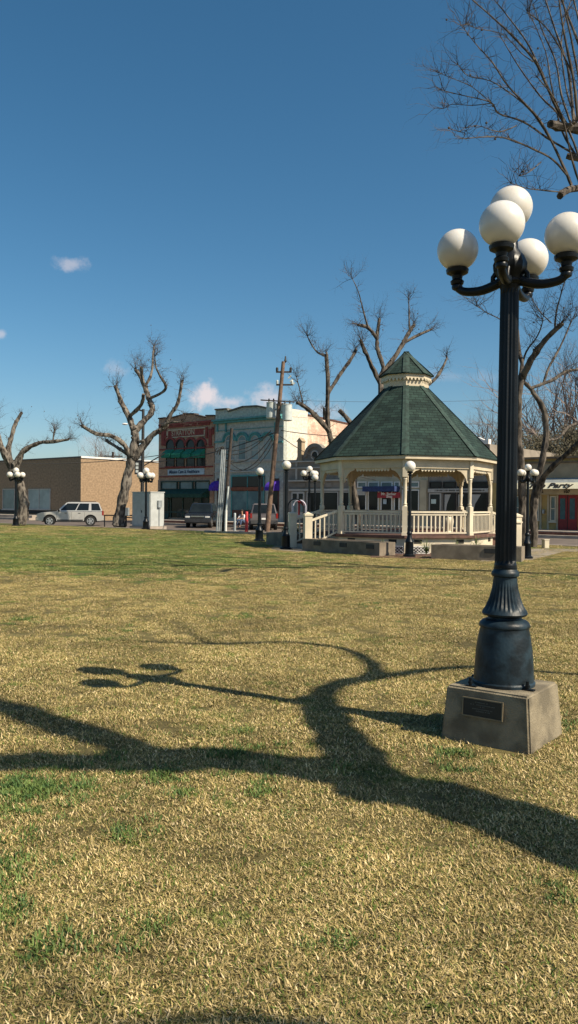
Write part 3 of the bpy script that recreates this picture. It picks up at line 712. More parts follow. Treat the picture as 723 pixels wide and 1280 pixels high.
# ---- yellow building with awning
b = Bld('shop_building', 'ochre party shop with long cream lettered awning and red double doors at right', 612.3, 800)
zt = b.z(660, 571.5)
MB().box(0, b.w, 0, 14, RD, zt).build('wall', yellowwall, b.e)
up_ = MB(); b.rect('', 613, 799, 578.5, 603, None, -.05, 0, mb=up_); up_.build('upper_wall', tanstucco, b.e)
tr = MB()
for (d, e, y0) in ((570.5, 573, -.22), (576.6, 578.3, -.13)): b.rect('', 613, 799, d, e, None, y0, 0, mb=tr)
tr.build('cornice', mat('brown_cornice', (.17, .12, .075), .8, .15, 3), b.e)
pr = 1.15; xa, xb = b.x(641, pr), b.w + .0; zt_, zb_ = b.z(690, 603.6, pr), b.z(690, 611.3, pr)
aw = thing; a_ = MB(); a_.add([(xa, -.06, zt_ + .32), (xb, -.06, zt_ + .32), (xb, -pr, zt_), (xa, -pr, zt_), (xa, -.06, zt_ + .2), (xb, -.06, zt_ + .2), (xb, -pr + .02, zt_ - .02), (xa, -pr + .02, zt_ - .02)],
           [(0, 3, 2, 1), (4, 5, 6, 7), (0, 4, 7, 3), (1, 2, 6, 5), (0, 1, 5, 4), (3, 7, 6, 2)]); ao = a_.build('awning', galv, b.e)
fh = (zt_ - zb_) * 1.25; tl = R(-36); fz_ = (zb_ + zt_) / 2
fa = MB().box(xa, xb, -.02, .02, -fh / 2, fh / 2).build('fascia', mat('cream_signboard', (.78, .72, .52), .6, .05, 3), ao); fa.location = (0, -pr - .16, fz_); fa.rotation_euler = (tl, 0, 0)
text('The Party', .46, inkblack, fa, (b.x(688, pr), -.032, 0), sx=1.42, shear=.25, bold=.014)
b.rect('lintel', 641, 799, 612, 618.3, creamstone, -.09, 0)
text('125', .22, inkblack, b.e, (b.x(676), -.10, b.z(676, 614.9)), sx=1.2, bold=.008); text('107', .22, inkblack, b.e, (b.x(709), -.10, b.z(709, 614.9)), sx=1.2, bold=.008)
window(b, 644, 652, 620, 649, creamw, gglass, 1, 2, .07); window(b, 667.5, 674.5, 620, 649.5, creamw, gglass, 1, 2, .07); window(b, 688, 695.5, 620, 651.5, creamw, gglass, 1, 2, .07)
b.rect('pilaster', 675.5, 677.5, 619, 663, creamstone, -.1, 0); b.rect('pilaster', 696.4, 698.4, 619, 663, creamstone, -.1, 0); b.rect('pilaster', 684.8, 687, 619, 663, creamstone, -.1, 0)
d_ = b.rect('door', 698.8, 722.5, 618.8, 664, reddoor, -.08, 0)
for (a, c) in ((701, 707.5), (713, 719.5)): b.rect('pane', a, c, 623, 649, mat('teal_glass', (.02, .08, .10), .15, .2, 3), -.095, -.081, parent=d_)
b.rect('door_stile', 709.9, 710.7, 619, 663.8, inkblack, -.092, -.081, parent=d_)
b.rect('meter_box', 679.5, 681.5, 637, 642, galv, -.2, -.0)

# ------------------------------------------------------------------ trees
def tube_path(pts, n_extra=3):
    """Catmull-Rom resample of (Vector, r)"""
    P_ = [p for p, _ in pts]; Rr = [r for _, r in pts]; o = []
    for i in range(len(P_) - 1):
        p0 = P_[max(i - 1, 0)]; p1 = P_[i]; p2 = P_[i + 1]; p3 = P_[min(i + 2, len(P_) - 1)]
        for k in range(n_extra):
            t = k / n_extra
            q = .5 * ((2 * p1) + (p2 - p0) * t + (2 * p0 - 5 * p1 + 4 * p2 - p3) * t * t + (3 * p1 - p0 - 3 * p2 + p3) * t ** 3)
            o.append((q, Rr[i] * (1 - t) + Rr[i + 1] * t))
    o.append((P_[-1], Rr[-1])); return o
def twig(mb, p, d, L, r, lev, up=.25, wob=.40, kids=3, n=4, spread=.9):
    pts = [p.copy()]; rad = [r]; q = p.copy(); dd = d.normalized()
    for i in range(n):
        dd = (dd + Vector((random.gauss(0, wob), random.gauss(0, wob), random.gauss(0, wob) + up * .35))).normalized()
        q = q + dd * (L / n); pts.append(q.copy()); rad.append(r * (1 - .72 * (i + 1) / n))
        if lev > 0 and i < n:
            for _ in range(random.choice((0, 1, 1, 2)) if kids < 3 else random.choice((1, 1, 2))):
                sd = (dd + Vector((random.gauss(0, spread), random.gauss(0, spread), random.gauss(0, spread * .8))) * .8).normalized()
                twig(mb, q, sd, L * random.uniform(.35, .6), rad[-1] * .7, lev - 1, up, wob, kids, max(3, n - 1), spread)
    mb.tube(pts, rad, 3, cap=False)
def tree(name, label, cat, limbs, D, conv, tw, bm=None, tm=None, twr=.012, base=None, drift=2.2, tips=9, along=.35, L=1.5, lev=2, flare=1.35, seed=1, balls=0, nsd=9):
    """limbs: list of polylines in surveyed coordinates (x,y,r[,dD]) ; conv(x,y)->px,py ; r in px"""
    random.seed(seed)
    polys = []
    for li, lb in enumerate(limbs):
        dz = 0 if li == 0 else random.uniform(-drift, drift); o = []
        acc = 0
        for i, q in enumerate(lb[0]):
            t = i / max(1, len(lb[0]) - 1); dep = D + lb[1] + (lb[2] - lb[1]) * t
            px, py = conv(q[0], q[1]); o.append((W(px, py, dep), q[2] * conv.k * dep / F))
        polys.append((o, lb[3] if len(lb) > 3 else 'l'))
    root = polys[0][0][0][0].copy(); root.z = 0
    t = thing(name, label, cat, root)
    tm_ = MB(); cr = MB()
    inv = -root
    allb = []
    for idx, (o, kind) in enumerate(polys):
        o = [(p + inv, r) for p, r in o]
        if idx == 0: o = [(o[0][0] * 1.0, o[0][1] * flare)] + o[1:]
        rs_ = tube_path(o, 4)
        rs_ = [(p + Vector((random.gauss(0, .1), random.gauss(0, .1), 0)) * r * .8, r * random.uniform(.86, 1.16)) for p, r in rs_]
        tm_.tube([p for p, _ in rs_], [r for _, r in rs_], nsd if rs_[0][1] > .04 else 5, True, jitter=.07)
        if kind == 'n': continue
        # sprouts from the cut end
        p, r = rs_[-1]; d = (rs_[-1][0] - rs_[-3][0]).normalized()
        if kind != 's' :
            for _ in range(tips):
                sd = (d * .7 + Vector((random.gauss(0, .5), random.gauss(0, .5), random.uniform(.1, 1.0)))).normalized()
                twig(cr, p - d * random.uniform(0, r * 3), sd, L * random.uniform(.5, 1.15), twr * random.uniform(.8, 1.5), lev, .25)
        cnt = along * len(rs_) * (1 if r < .25 else .6)
        for _ in range(int(cnt * 2)):
            k = random.randint(len(rs_) // 3, len(rs_) - 1); p, r = rs_[k]
            sd = Vector((random.gauss(0, 1), random.gauss(0, 1), random.uniform(.0, 1.3))).normalized()
            twig(cr, p + sd * r * .7, sd, L * random.uniform(.25, .8), twr * random.uniform(.6, 1.2), max(0, lev - 1), .3)
            # knobbly burr
            if random.random() < .5: tm_.tube([p, p + sd * r * 1.0, p + sd * r * 1.3], [r * .55, r * .42, r * .2], 6)
    base_v = list(cr.v)
    for _ in range(balls):
        v = Vector(random.choice(base_v)); rb = .022 if D < 20 else .035; cr.ball(v - Vector((0, 0, rb * .8)), rb, 6, 4)
    tm_.build('trunk', bm or bark, t, smooth=True)
    if cr.v: cr.build('crown', tm or twigm, t)
    return t
class Conv:
    def __init__(s, ox, oy, k): s.ox, s.oy, s.k = ox, oy, 1 / k; s.f = k
    def __call__(s, x, y): return s.ox + x / s.f, s.oy + y / s.f
# tree behind the cabinet (left middle)
c1 = Conv(90, 420, 4.82)
def A(*pts): return list(pts)
tree('bare_tree', 'pollarded bare tree with curling limbs growing beside the grey cabinet', 'tree', [
    (A((280, 1148, 32), (290, 1070, 30), (325, 890, 29), (350, 790, 28), (368, 710, 29)), 0, 0, 'n'),
    (A((366, 720, 30), (382, 640, 26), (380, 590, 25), (372, 548, 24)), 0, 0, 'n'),
    (A((352, 735, 20), (320, 660, 15), (240, 602, 13), (150, 590, 11), (60, 540, 9)), 0, -1.5),
    (A((352, 720, 14), (290, 682, 11), (210, 630, 9)), 0, 1.2),
    (A((380, 735, 26), (440, 650, 20), (500, 585, 17), (560, 550, 14), (592, 480, 12), (640, 400, 11), (665, 270, 9)), 0, -1.2),
    (A((440, 632, 8), (400, 640, 8), (385, 660, 8)), -.4, .2, 'n'),
    (A((378, 575, 22), (435, 515, 19), (485, 450, 17), (470, 390, 16), (440, 310, 14), (410, 240, 12), (382, 200, 9)), 0, 1.2),
    (A((440, 320, 11), (425, 250, 10), (420, 190, 9)), .8, .2),
    (A((445, 300, 9), (480, 225, 8), (488, 130, 6), (495, 60, 4)), .7, 1.6),
    (A((478, 372, 8), (545, 340, 9), (567, 300, 9), (535, 245, 7), (508, 190, 5), (500, 120, 3)), .4, -.8),
    (A((372, 560, 20), (345, 490, 17), (300, 400, 14), (262, 300, 10)), 0, .5),
    (A((352, 480, 13), (420, 412, 12), (432, 350, 9)), 0, -1, 'n'),
    (A((545, 545, 10), (590, 520, 6), (670, 520, 4)), -1, -1.6)], 53.5, c1, None, L=1.25, tips=9, lev=2, seed=4, balls=30, along=.6, twr=.014)
c0 = Conv(0, 400, 3.615)
tree('bare_tree', 'pollarded bare tree with thick crooked limbs at the left picture edge', 'tree', [
    (A((98, 918, 25), (108, 830, 22), (92, 740, 20), (62, 665, 21)), 0, 0, 'n'),
    (A((60, 680, 20), (80, 640, 16), (110, 590, 12), (180, 555, 9), (240, 550, 8), (312, 540, 5)), 0, -.8),
    (A((58, 670, 17), (38, 600, 13), (55, 520, 9), (75, 460, 8), (100, 418, 7)), 0, .8, 's'),
    (A((60, 680, 18), (15, 590, 15), (-40, 500, 12), (-90, 420, 8)), 0, -1),
    (A((40, 650, 12), (5, 560, 10), (-15, 490, 8), (-20, 430, 5)), 0, 1.4),
    (A((240, 548, 4), (245, 510, 3.5), (250, 495, 3)), -.5, -.5)], 55, c0, None, L=1.3, tips=10, lev=2, seed=9, balls=14, along=.6, twr=.014)
c4 = Conv(360, 330, 3.286)
tree('bare_tree', 'tall pollarded bare tree rising behind the gazebo roof with a cut stub', 'tree', [
    (A((300, 1140, 16), (292, 1060, 14), (262, 890, 13), (262, 850, 13)), 0, 0, 'n'),
    (A((262, 860, 12), (215, 790, 11), (178, 725, 11), (165, 660, 10.5), (163, 560, 9.5), (163, 450, 8.5), (158, 370, 8)), 0, 0),
    (A((166, 530, 8), (210, 460, 7.5), (260, 390, 7), (280, 350, 6)), 0, .8),
    (A((172, 690, 10), (110, 620, 9.5), (60, 580, 8), (38, 570, 7)), 0, -.7),
    (A((158, 380, 4), (125, 365, 3.5), (100, 335, 3), (80, 295, 2)), 0, -.4),
    (A((62, 570, 3), (50, 520, 2.4), (36, 465, 1.6)), -.5, -.6),
    (A((150, 640, 5), (148, 590, 4.5)), 0, -.2, 's'),
    (A((262, 860, 12), (330, 780, 12), (375, 650, 12), (382, 540, 11), (378, 470, 11)), 0, 1.2, 'n'),
    (A((310, 740, 10), (262, 660, 9.5), (214, 602, 9)), .5, 1.2, 's'),
    (A((380, 490, 10), (345, 420, 9), (318, 360, 8), (298, 312, 6.5)), 1.2, .4),
    (A((378, 470, 10), (392, 425, 9.5), (370, 350, 8.5), (366, 300, 7.5), (376, 225, 6)), 1.2, 1.8),
    (A((368, 310, 7), (330, 262, 7), (286, 250, 6)), 1.6, 1.0),
    (A((376, 470, 10), (415, 415, 10), (460, 350, 9), (495, 285, 8), (520, 248, 6)), 1.2, 2.2),
    (A((476, 325, 6), (540, 290, 6), (592, 268, 4)), 2, 2.6),
    (A((330, 262, 5), (312, 200, 3), (290, 115, 2), (265, 60, 1.3)), 1, .6),
    (A((500, 280, 4), (498, 210, 3), (497, 150, 2)), 2, 2),
    (A((400, 560, 8), (500, 545, 8), (585, 490, 7), (625, 445, 6), (655, 385, 3.5)), 1.2, 3)], 38, c4, None, bm=bark_dk, L=1.0, tips=8, lev=2, seed=12, along=.6, twr=.011, balls=8)
c5 = Conv(580, 330, 4.74)
tree('bare_tree', 'two trunked dark bare tree behind the five globe lamp right of the gazebo', 'tree', [
    (A((352, 1690, 26), (348, 1560, 24), (345, 1300, 22), (335, 1150, 20), (326, 1000, 19), (328, 850, 17), (330, 740, 19), (345, 650, 20)), 0, 0, 'n'),
    (A((345, 680, 20), (375, 610, 19), (430, 520, 18), (500, 430, 16), (585, 350, 14)), 0, -1.4),
    (A((340, 660, 14), (345, 590, 12), (328, 520, 11), (318, 400, 8), (296, 260, 6), (280, 150, 5)), 0, .8),
    (A((412, 1700, 24), (415, 1560, 22), (420, 1380, 22), (450, 1230, 21), (480, 1080, 18), (487, 960, 18), (468, 850, 17), (400, 745, 13), (355, 695, 10)), .2, .3, 'n'),
    (A((425, 1380, 20), (475, 1260, 17), (560, 1170, 16), (680, 1060, 15), (800, 930, 13), (900, 850, 10)), .2, -2),
    (A((392, 738, 9), (520, 690, 10), (600, 640, 9), (690, 622, 8), (800, 600, 6)), .2, 1.5),
    (A((470, 712, 8), (505, 610, 7), (545, 540, 7), (600, 430, 5), (640, 330, 4)), .5, 2),
    (A((345, 600, 6), (370, 520, 5), (440, 420, 4), (470, 330, 3)), .5, -1),
    (A((540, 400, 6), (545, 300, 5), (570, 200, 4), (610, 60, 3)), -1, -1.8),
    (A((520, 350, 4), (450, 280, 3.5), (400, 190, 3), (380, 60, 2)), -1, -.6),
    (A((487, 1045, 9), (560, 1030, 9), (620, 965, 9), (690, 940, 9), (780, 900, 7)), .8, 3),
    (A((315, 400, 5), (220, 330, 4), (140, 290, 3), (80, 250, 2)), .3, -1),
    (A((600, 960, 5), (640, 880, 4), (680, 740, 3)), 1.2, 2)], 31.6, c5, None, bm=bark_dk, tm=twig_dk, L=1.5, tips=9, lev=2, seed=21, along=.55, twr=.011, balls=20)
# near tree at the right, mostly outside the frame
c6 = Conv(540, 0, 3.95)
tree('bare_tree', 'large bare tree whose long sprouting branches reach in at the upper right corner', 'tree', [
    (A((1900, 2880, 60), (1880, 2300, 52), (1800, 1600, 46), (1650, 1150, 42)), 0, 0, 'n'),
    (A((1670, 1200, 36), (1350, 850, 26), (1000, 700, 20), (820, 650, 24), (640, 625, 22), (585, 612, 21)), 0, -1, 'n'),
    (A((1500, 1020, 26), (1200, 950, 20), (900, 930, 20), (723, 930, 18), (665, 940, 18), (632, 968, 16)), 0, -1.6, 'n'),
    (A((1200, 950, 14), (950, 870, 12), (780, 800, 16), (665, 770, 15)), -.6, -.2, 'n'),
    (A((1600, 1150, 30), (1500, 700, 22), (1300, 300, 16), (1200, -100, 10)), 0, 1.5),
    # sprouts (thin, long)
    (A((660, 610, 9), (600, 500, 8), (520, 320, 7), (420, 200, 5.5), (310, 95, 4), (190, -10, 3)), -.8, -1.6),
    (A((520, 310, 5), (470, 210, 4), (390, 100, 3), (310, 0, 2)), -1.2, -.6),
    (A((500, 305, 3), (440, 260, 2.5), (350, 170, 2), (220, 140, 1.5), (170, 115, 1.2)), -1.2, -2),
    (A((700, 610, 9), (690, 480, 8), (670, 330, 6), (610, 150, 5), (560, 0, 3.5)), -.9, .2),
    (A((720, 600, 8), (700, 400, 7), (650, 150, 5), (620, -60, 3)), -.9, -1.8),
    (A((800, 640, 10), (790, 400, 8), (720, 200, 6), (640, 0, 4)), -.8, 1),
    (A((690, 915, 8), (630, 780, 7), (560, 640, 6), (500, 555, 5.5), (380, 430, 4.5), (300, 310, 3.5), (215, 215, 2), (150, 130, 1.3)), -1.4, -2.2),
    (A((680, 880, 6), (600, 790, 5), (500, 735, 4.5), (390, 690, 4), (300, 675, 3), (150, 685, 2)), -1.4, -2.8),
    (A((700, 760, 6), (570, 680, 5), (450, 600, 4.5), (330, 560, 4), (290, 505, 3.5), (150, 470, 2.5), (45, 445, 1.6)), -.4, -1.2),
    (A((590, 700, 4), (500, 560, 4), (400, 470, 3), (290, 400, 2.5), (180, 375, 2), (130, 320, 1.2)), -.8, .2),
    (A((290, 505, 2.5), (200, 430, 2), (110, 390, 1.6), (35, 360, 1.2)), -1, -1.4),
    (A((290, 510, 2.5), (200, 520, 2), (100, 515, 1.6), (60, 535, 1)), -1, -.6),
    (A((720, 780, 6), (640, 640, 5), (590, 420, 4), (560, 250, 3), (480, 60, 2)), -.5, .8),
    (A((740, 640, 7), (730, 430, 6), (690, 200, 4.5), (640, -20, 3)), -.6, -1.5),
    (A((770, 640, 8), (760, 420, 7), (740, 180, 5), (690, -40, 4)), -.6, .6),
    (A((700, 380, 4), (640, 250, 3.5), (560, 130, 3), (470, 60, 2)), -.9, -1.7),
    (A((690, 620, 6), (640, 470, 5), (610, 300, 4), (545, 150, 3), (500, 20, 2)), -.9, -.2),
    (A((760, 900, 7), (700, 700, 6), (620, 560, 5), (540, 480, 4), (430, 330, 3), (340, 180, 2)), -1.2, .4),
    (A((730, 910, 6), (690, 780, 5), (650, 600, 4.5), (600, 480, 4), (520, 380, 2.5)), -1.2, -2.4),
    (A((760, 740, 6), (700, 560, 5), (660, 420, 4), (640, 180, 3), (700, -40, 2)), -.5, 1.5),
    (A((650, 950, 4), (560, 940, 3.5), (470, 930, 2.6), (390, 905, 1.8)), -1.6, -2),
    (A((540, 800, 3), (480, 850, 2.5), (430, 870, 1.5)), -1.6, -2),
    (A((420, 620, 3), (330, 650, 2.5), (220, 620, 1.6), (130, 650, 1.2)), -1, -1.6)], 16.5, c6, None, bm=bark_dk, tm=twigm, L=.75, tips=4, lev=1, seed=33, along=1.2, twr=.005, balls=26, nsd=7)

# the tree out of frame at the right whose shadow crosses the lawn
hx, hy = sdir.x / sdir.z, sdir.y / sdir.z
def C(px, py, h, r):
    g = G(px, py); return (Vector((g.x + h * hx, g.y + h * hy, h)), r)
tp = [[(Vector((4.75, .75, 0)), .40), (Vector((4.7, .95, .7)), .30), (Vector((4.62, 1.3, 2.0)), .26), C(722, 1056, 3.67, .25), C(600, 1012, 4.4, .24), C(470, 975, 5.1, .225)],
      [C(470, 975, 5.1, .22), C(330, 953, 5.7, .19), C(215, 950, 6.2, .19)],
      [C(225, 955, 6.2, .18), C(170, 938, 6.7, .15), C(110, 918, 7.2, .16), C(0, 884, 8.3, .15), C(-120, 860, 9.2, .10)],
      [C(225, 955, 6.2, .15), C(120, 952, 7.0, .16), C(0, 953, 7.8, .13), C(-150, 950, 8.8, .09)],
      [C(452, 972, 5.1, .19), C(425, 930, 5.5, .16), C(408, 893, 5.8, .15), C(392, 872, 6.1, .13)],
      [C(394, 875, 6.05, .11), C(425, 855, 6.4, .085), C(500, 843, 6.5, .07), C(590, 834, 6.4, .06), C(680, 840, 6.2, .045), C(800, 850, 6, .03)],
      [C(455, 851, 6.5, .08), C(468, 836, 6.9, .07), C(440, 815, 7.3, .06), C(370, 803.5, 7.7, .05), C(270, 805, 8.1, .045), C(200, 803, 8.4, .03), C(160, 801, 8.6, .015)],
      [C(265, 804, 8.1, .03), C(245, 797, 8.3, .022), C(235, 785, 8.6, .01)],
      [(Vector((4.74, .85, 1.0)), .12), C(760, 1400, 2.8, .09), C(480, 1325, 4.4, .05), C(390, 1288, 5.2, .04), C(270, 1274, 6.0, .032), C(140, 1290, 6.8, .03)]]
root = Vector((4.75, .75, 0)); t = thing('bare_tree', 'leaning bare tree just right of the camera that throws its shadow over the lawn', 'tree', root)
tm_ = MB(); cr = MB(); random.seed(5)
for o in tp:
    q = tube_path([(p - root, r) for p, r in o], 5); q = [(p + Vector((random.gauss(0, .12), random.gauss(0, .12), random.gauss(0, .1))) * r, r * random.uniform(.88, 1.15)) for p, r in q]; tm_.tube([p for p, _ in q], [r for _, r in q], 10, True, jitter=.10)
    p = q[-1][0]
    if o is tp[0] or o is tp[1] or o is tp[4]: continue
    for _ in range(4): twig(cr, p, Vector((random.gauss(0, .6), random.gauss(0, .6), 1)), .6, .007, 2)
    for _ in range(6):
        pp_ = random.choice(q[len(q) // 2:])[0]; twig(cr, pp_, Vector((random.gauss(0, .7), random.gauss(0, .7), .8)), .5, .006, 1)
tm_.build('trunk', bark, t, smooth=True); cr.build('crown', twigm, t)

# background bare trees
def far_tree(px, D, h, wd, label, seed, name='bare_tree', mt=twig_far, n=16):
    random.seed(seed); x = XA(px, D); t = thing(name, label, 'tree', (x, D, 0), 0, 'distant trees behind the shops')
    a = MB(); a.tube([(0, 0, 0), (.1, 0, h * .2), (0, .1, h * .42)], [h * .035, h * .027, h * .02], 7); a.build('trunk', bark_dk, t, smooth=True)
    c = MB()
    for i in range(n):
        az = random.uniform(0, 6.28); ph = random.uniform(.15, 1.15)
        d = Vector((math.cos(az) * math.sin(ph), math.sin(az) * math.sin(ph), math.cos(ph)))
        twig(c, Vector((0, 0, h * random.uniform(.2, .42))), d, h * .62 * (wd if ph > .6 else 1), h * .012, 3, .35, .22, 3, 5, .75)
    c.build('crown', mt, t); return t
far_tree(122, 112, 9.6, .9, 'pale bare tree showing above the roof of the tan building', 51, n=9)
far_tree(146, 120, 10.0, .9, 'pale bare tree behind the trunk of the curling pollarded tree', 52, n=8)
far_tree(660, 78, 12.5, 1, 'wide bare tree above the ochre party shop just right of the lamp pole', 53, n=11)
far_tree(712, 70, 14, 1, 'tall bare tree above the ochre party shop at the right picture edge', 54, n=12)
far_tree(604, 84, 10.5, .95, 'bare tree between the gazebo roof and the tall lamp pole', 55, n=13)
def evergreen_tree(px, D, h, rr, label, seed):
    random.seed(seed); x = XA(px, D); t = thing('evergreen_tree', label, 'tree', (x, D, 0), 0, 'dark trees behind the party shop')
    MB().tube([(0, 0, 0), (0, 0, h * .7)], [.25, .12], 7).build('trunk', bark_dk, t)
    c = MB(); cl = [(random.gauss(0, rr * .45), random.gauss(0, rr * .4), h * random.uniform(.45, .93)) for _ in range(26)]
    for (cx, cy, cz) in cl:
        for _ in range(420):
            d = Vector((random.gauss(0, 1), random.gauss(0, 1), random.gauss(0, .8))).normalized() * random.uniform(.3, 1) * rr * .33
            p = Vector((cx, cy, cz)) + d; s_ = .085; a_ = Vector((random.gauss(0, 1), random.gauss(0, 1), random.gauss(0, 1))).normalized(); b_ = a_.orthogonal().normalized()
            c.add([p + a_ * s_, p + b_ * s_ * .6, p - a_ * s_, p - b_ * s_ * .6], [(0, 1, 2, 3)])
    c.build('crown', evergreen, t)
evergreen_tree(655, 64, 7.4, 3.2, 'dark leafy tree behind party shop roof beside the lamp pole', 61)
evergreen_tree(690, 62, 7.6, 3.4, 'dark leafy tree behind party shop roof between forked limbs', 62)
evergreen_tree(728, 60, 7.6, 3.4, 'dark leafy tree behind party shop roof at the frame edge', 63)

# ------------------------------------------------------------------ near five globe lamp
L0 = Vector((1.505, 5.58, 0)); BZ = .365
ped = thing('lamp_pedestal', 'weathered tapering concrete block with plaque under the near lamp post', 'pedestal', L0, R(-37))
def taper_box(hw0, hw1, z0, z1):
    m_ = MB(); m_.add([(-hw0, -hw0, z0), (hw0, -hw0, z0), (hw0, hw0, z0), (-hw0, hw0, z0), (-hw1, -hw1, z1), (hw1, -hw1, z1), (hw1, hw1, z1), (-hw1, hw1, z1)],
                      [(0, 3, 2, 1), (4, 5, 6, 7), (0, 1, 5, 4), (1, 2, 6, 5), (2, 3, 7, 6), (3, 0, 4, 7)]); return m_
bo = taper_box(.322, .288, -.06, BZ).build('block', conc_dk, ped, bevel=.014, seg=3)
sl = math.atan2(.04, BZ + .06)
plq = MB().box(-.15, .12, -.010, .0, -.055, .055).build('plaque', mat('black_plaque', (.008, .01, .012), .35, .1, 8), ped)
plq.location = (0, -.3045, .245); plq.rotation_euler = (-sl * .9, 0, 0)
pf = MB(); pf.box(-.158, .128, -.014, .0, .0555, .063); pf.box(-.158, .128, -.014, 0, -.063, -.0555); pf.box(-.158, -.1505, -.014, 0, -.0553, .0553); pf.box(.1205, .128, -.014, 0, -.0553, .0553)
pf.build('rim', mat('dull_brass', (.22, .18, .12), .5, .1, 9, metal=.5), plq)
pl_ = MB()
for z_, a_, c_ in ((.034, -.07, .02), (.018, -.10, .07), (.006, -.03, .0), (-.010, -.085, .055), (-.024, -.06, .04)):
    k = a_
    while k < c_:
        w_ = random.uniform(.003, .006)
        if random.random() > .15: pl_.box(k, k + w_, -.0118, -.0102, z_, z_ + .0065)
        k += w_ + .002
pl_.build('lettering', mat('worn_raised_letters', (.08, .08, .07), .5, .1, 9), plq)
for (x_, y_) in ((-.13, -.225), (.225, -.1), (.1, .23), (-.235, .1)):
    q = MB(); q.box(x_ - .035, x_ + .035, y_ - .02, y_ + .02, BZ, BZ + .01); q.lathe([(.011, BZ + .01), (.011, BZ + .06)], (x_ - .012, y_, 0), 8); q.lathe([(.017, BZ + .02), (.017, BZ + .035)], (x_ - .012, y_, 0), 6); q.build('anchor_bolt', black_iron, ped)

def globe_lamp(name, label, loc, H, gr, arms, a, rz=0, thick=1.0, hero=False, group=None, mt=None, topz=None):
    """cast iron post; arms = angles; H = height of arm globe centres; topz = centre of top globe"""
    t = thing(name, label, 'street lamp', loc, rz, group); mt = mt or black_iron; k = thick; n = 40 if hero else 16
    zb = loc[2]
    if hero:
        b0 = [(.212, 0), (.214, .02), (.205, .03), (.200, .12), (.192, .24), (.176, .34), (.166, .385), (.166, .395), (.172, .40), (.174, .415), (.166, .43), (.150, .445), (.118, .455), (.112, .468)]
        MB().lathe(b0, n=56).build('base', navy_iron, t, smooth=True)
        b1 = [(.112, .468), (.148, .480), (.156, .493), (.150, .510), (.128, .545), (.106, .60), (.090, .66), (.082, .72), (.080, .745)]
        MB().lathe(b1, n=56, flute=[0, 0, 0, .05, .07, .07, .06, .04, 0]).build('fluted_collar', navy_iron, t, smooth=True)
        MB().lathe([(.080, .746), (.092, .752), (.096, .766), (.092, .782), (.084, .79), (.078, .80), (.082, .81)], n=40).build('ring', navy_iron, t, smooth=True)
        z1 = H - .30 - zb * 0
        sh = [(.077, .811), (.077, .83), (.074, .84), (.073, .86), (.064, z1 - .06), (.064, z1 - .03), (.072, z1)]
        MB().lathe(sh, n=32, flute=[0, 0, 0, .12, .12, 0, 0]).build('shaft', black_iron, t, smooth=False)
        hub = [(.076, z1 + .001), (.092, z1 + .02), (.082, z1 + .04), (.095, z1 + .07), (.115, z1 + .10), (.12, z1 + .14), (.095, z1 + .20), (.055, z1 + .25), (.05, z1 + .32), (.062, z1 + .34), (.06, z1 + .36), (.05, z1 + .37), (.05, z1 + .40)]
        MB().lathe(hub, n=24, flute=[0, 0, 0, .08, .08, .08, .05, 0, .1, 0, 0, 0, 0]).build('hub', black_iron, t, smooth=True)
    else:
        s_ = k
        MB().lathe([(.17 * s_, 0), (.17 * s_, .06), (.12 * s_, .1), (.11 * s_, .45), (.12 * s_, .48), (.07 * s_, .6), (.06 * s_, .7), (.075 * s_, .72), (.075 * s_, .76), (.05 * s_, .8)], n=n).build('base', mt, t, smooth=True)
        z1 = H - .28
        MB().lathe([(.048 * s_, .801), (.040 * s_, z1), (.06 * s_, z1 + .01), (.06 * s_, z1 + .04)], n=n).build('shaft', mt, t, smooth=True)
        if arms: MB().lathe([(.05 * s_, z1 + .041), (.085 * s_, z1 + .1), (.05 * s_, z1 + .2), (.05 * s_, z1 + .3), (.07 * s_, z1 + .34)], n=n).build('hub', mt, t, smooth=True)
    z1 = H - .28
    def fitter(mb, x, y, z):          # cup under a globe centred at z
        g = gr; mb.lathe([(.025, z - g - .115 * g / .148), (.045 * g / .148, z - g - .10 * g / .148), (.05 * g / .148, z - g - .08 * g / .148), (.035 * g / .148, z - g - .065 * g / .148), (.04 * g / .148, z - g - .04 * g / .148), (.078 * g / .148, z - g - .02 * g / .148), (.083 * g / .148, z - g + .004), (.07 * g / .148, z - g + .016)], (x, y, 0), 20 if hero else 10)
    for an in arms:
        aa = a
        if isinstance(an, tuple): an, aa = an
        ca_, sa_ = math.cos(an), math.sin(an); m_ = MB(); zc = H - gr - .10 * gr / .148
        rr = .026 if hero else .03 * k
        path = [(.04, z1 + .10), (aa * .35, z1 + .06), (aa * .62, z1 - .0 + .005), (aa * .85, z1 - .012), (aa * .97, z1 + .02), (aa, z1 + .06), (aa, zc)]
        if zc < z1 + .05: path = [(.04, z1 + .02), (aa * .5, z1 - .03), (aa * .85, zc - .06), (aa, zc - .02), (aa, zc)]
        q = tube_path([(Vector((r_ * ca_, r_ * sa_, z_)), rr) for r_, z_ in path], 4 if hero else 2)
        m_.tube([p for p, _ in q], [(r * (1.35 - .45 * i / len(q))) for i, (p, r) in enumerate(q)], 12 if hero else 6)
        fitter(m_, aa * ca_, aa * sa_, H)
        if hero:
            m_.lathe([(.02, zc - .045), (.036, zc - .035), (.040, zc - .02), (.036, zc - .006), (.03, zc + .0)], (aa * ca_, aa * sa_, 0), 16)
            # scroll boss under the arm
            m_.ball((.125 * ca_, .125 * sa_, z1 - .012), .026, 10, 8)
            m_.tube([(.122 * ca_, .122 * sa_, z1 - .01), (.118 * ca_, .118 * sa_, z1 + .05), (.07 * ca_, .07 * sa_, z1 + .11)], [.014, .017, .02], 12)
        ao = m_.build('arm', mt if not hero else black_iron, t, smooth=True)
        MB().ball((aa * ca_, aa * sa_, H), gr, 40 if hero else 20, 24 if hero else 12).build('globe', globem, ao, smooth=True)
    tz = topz if topz else H
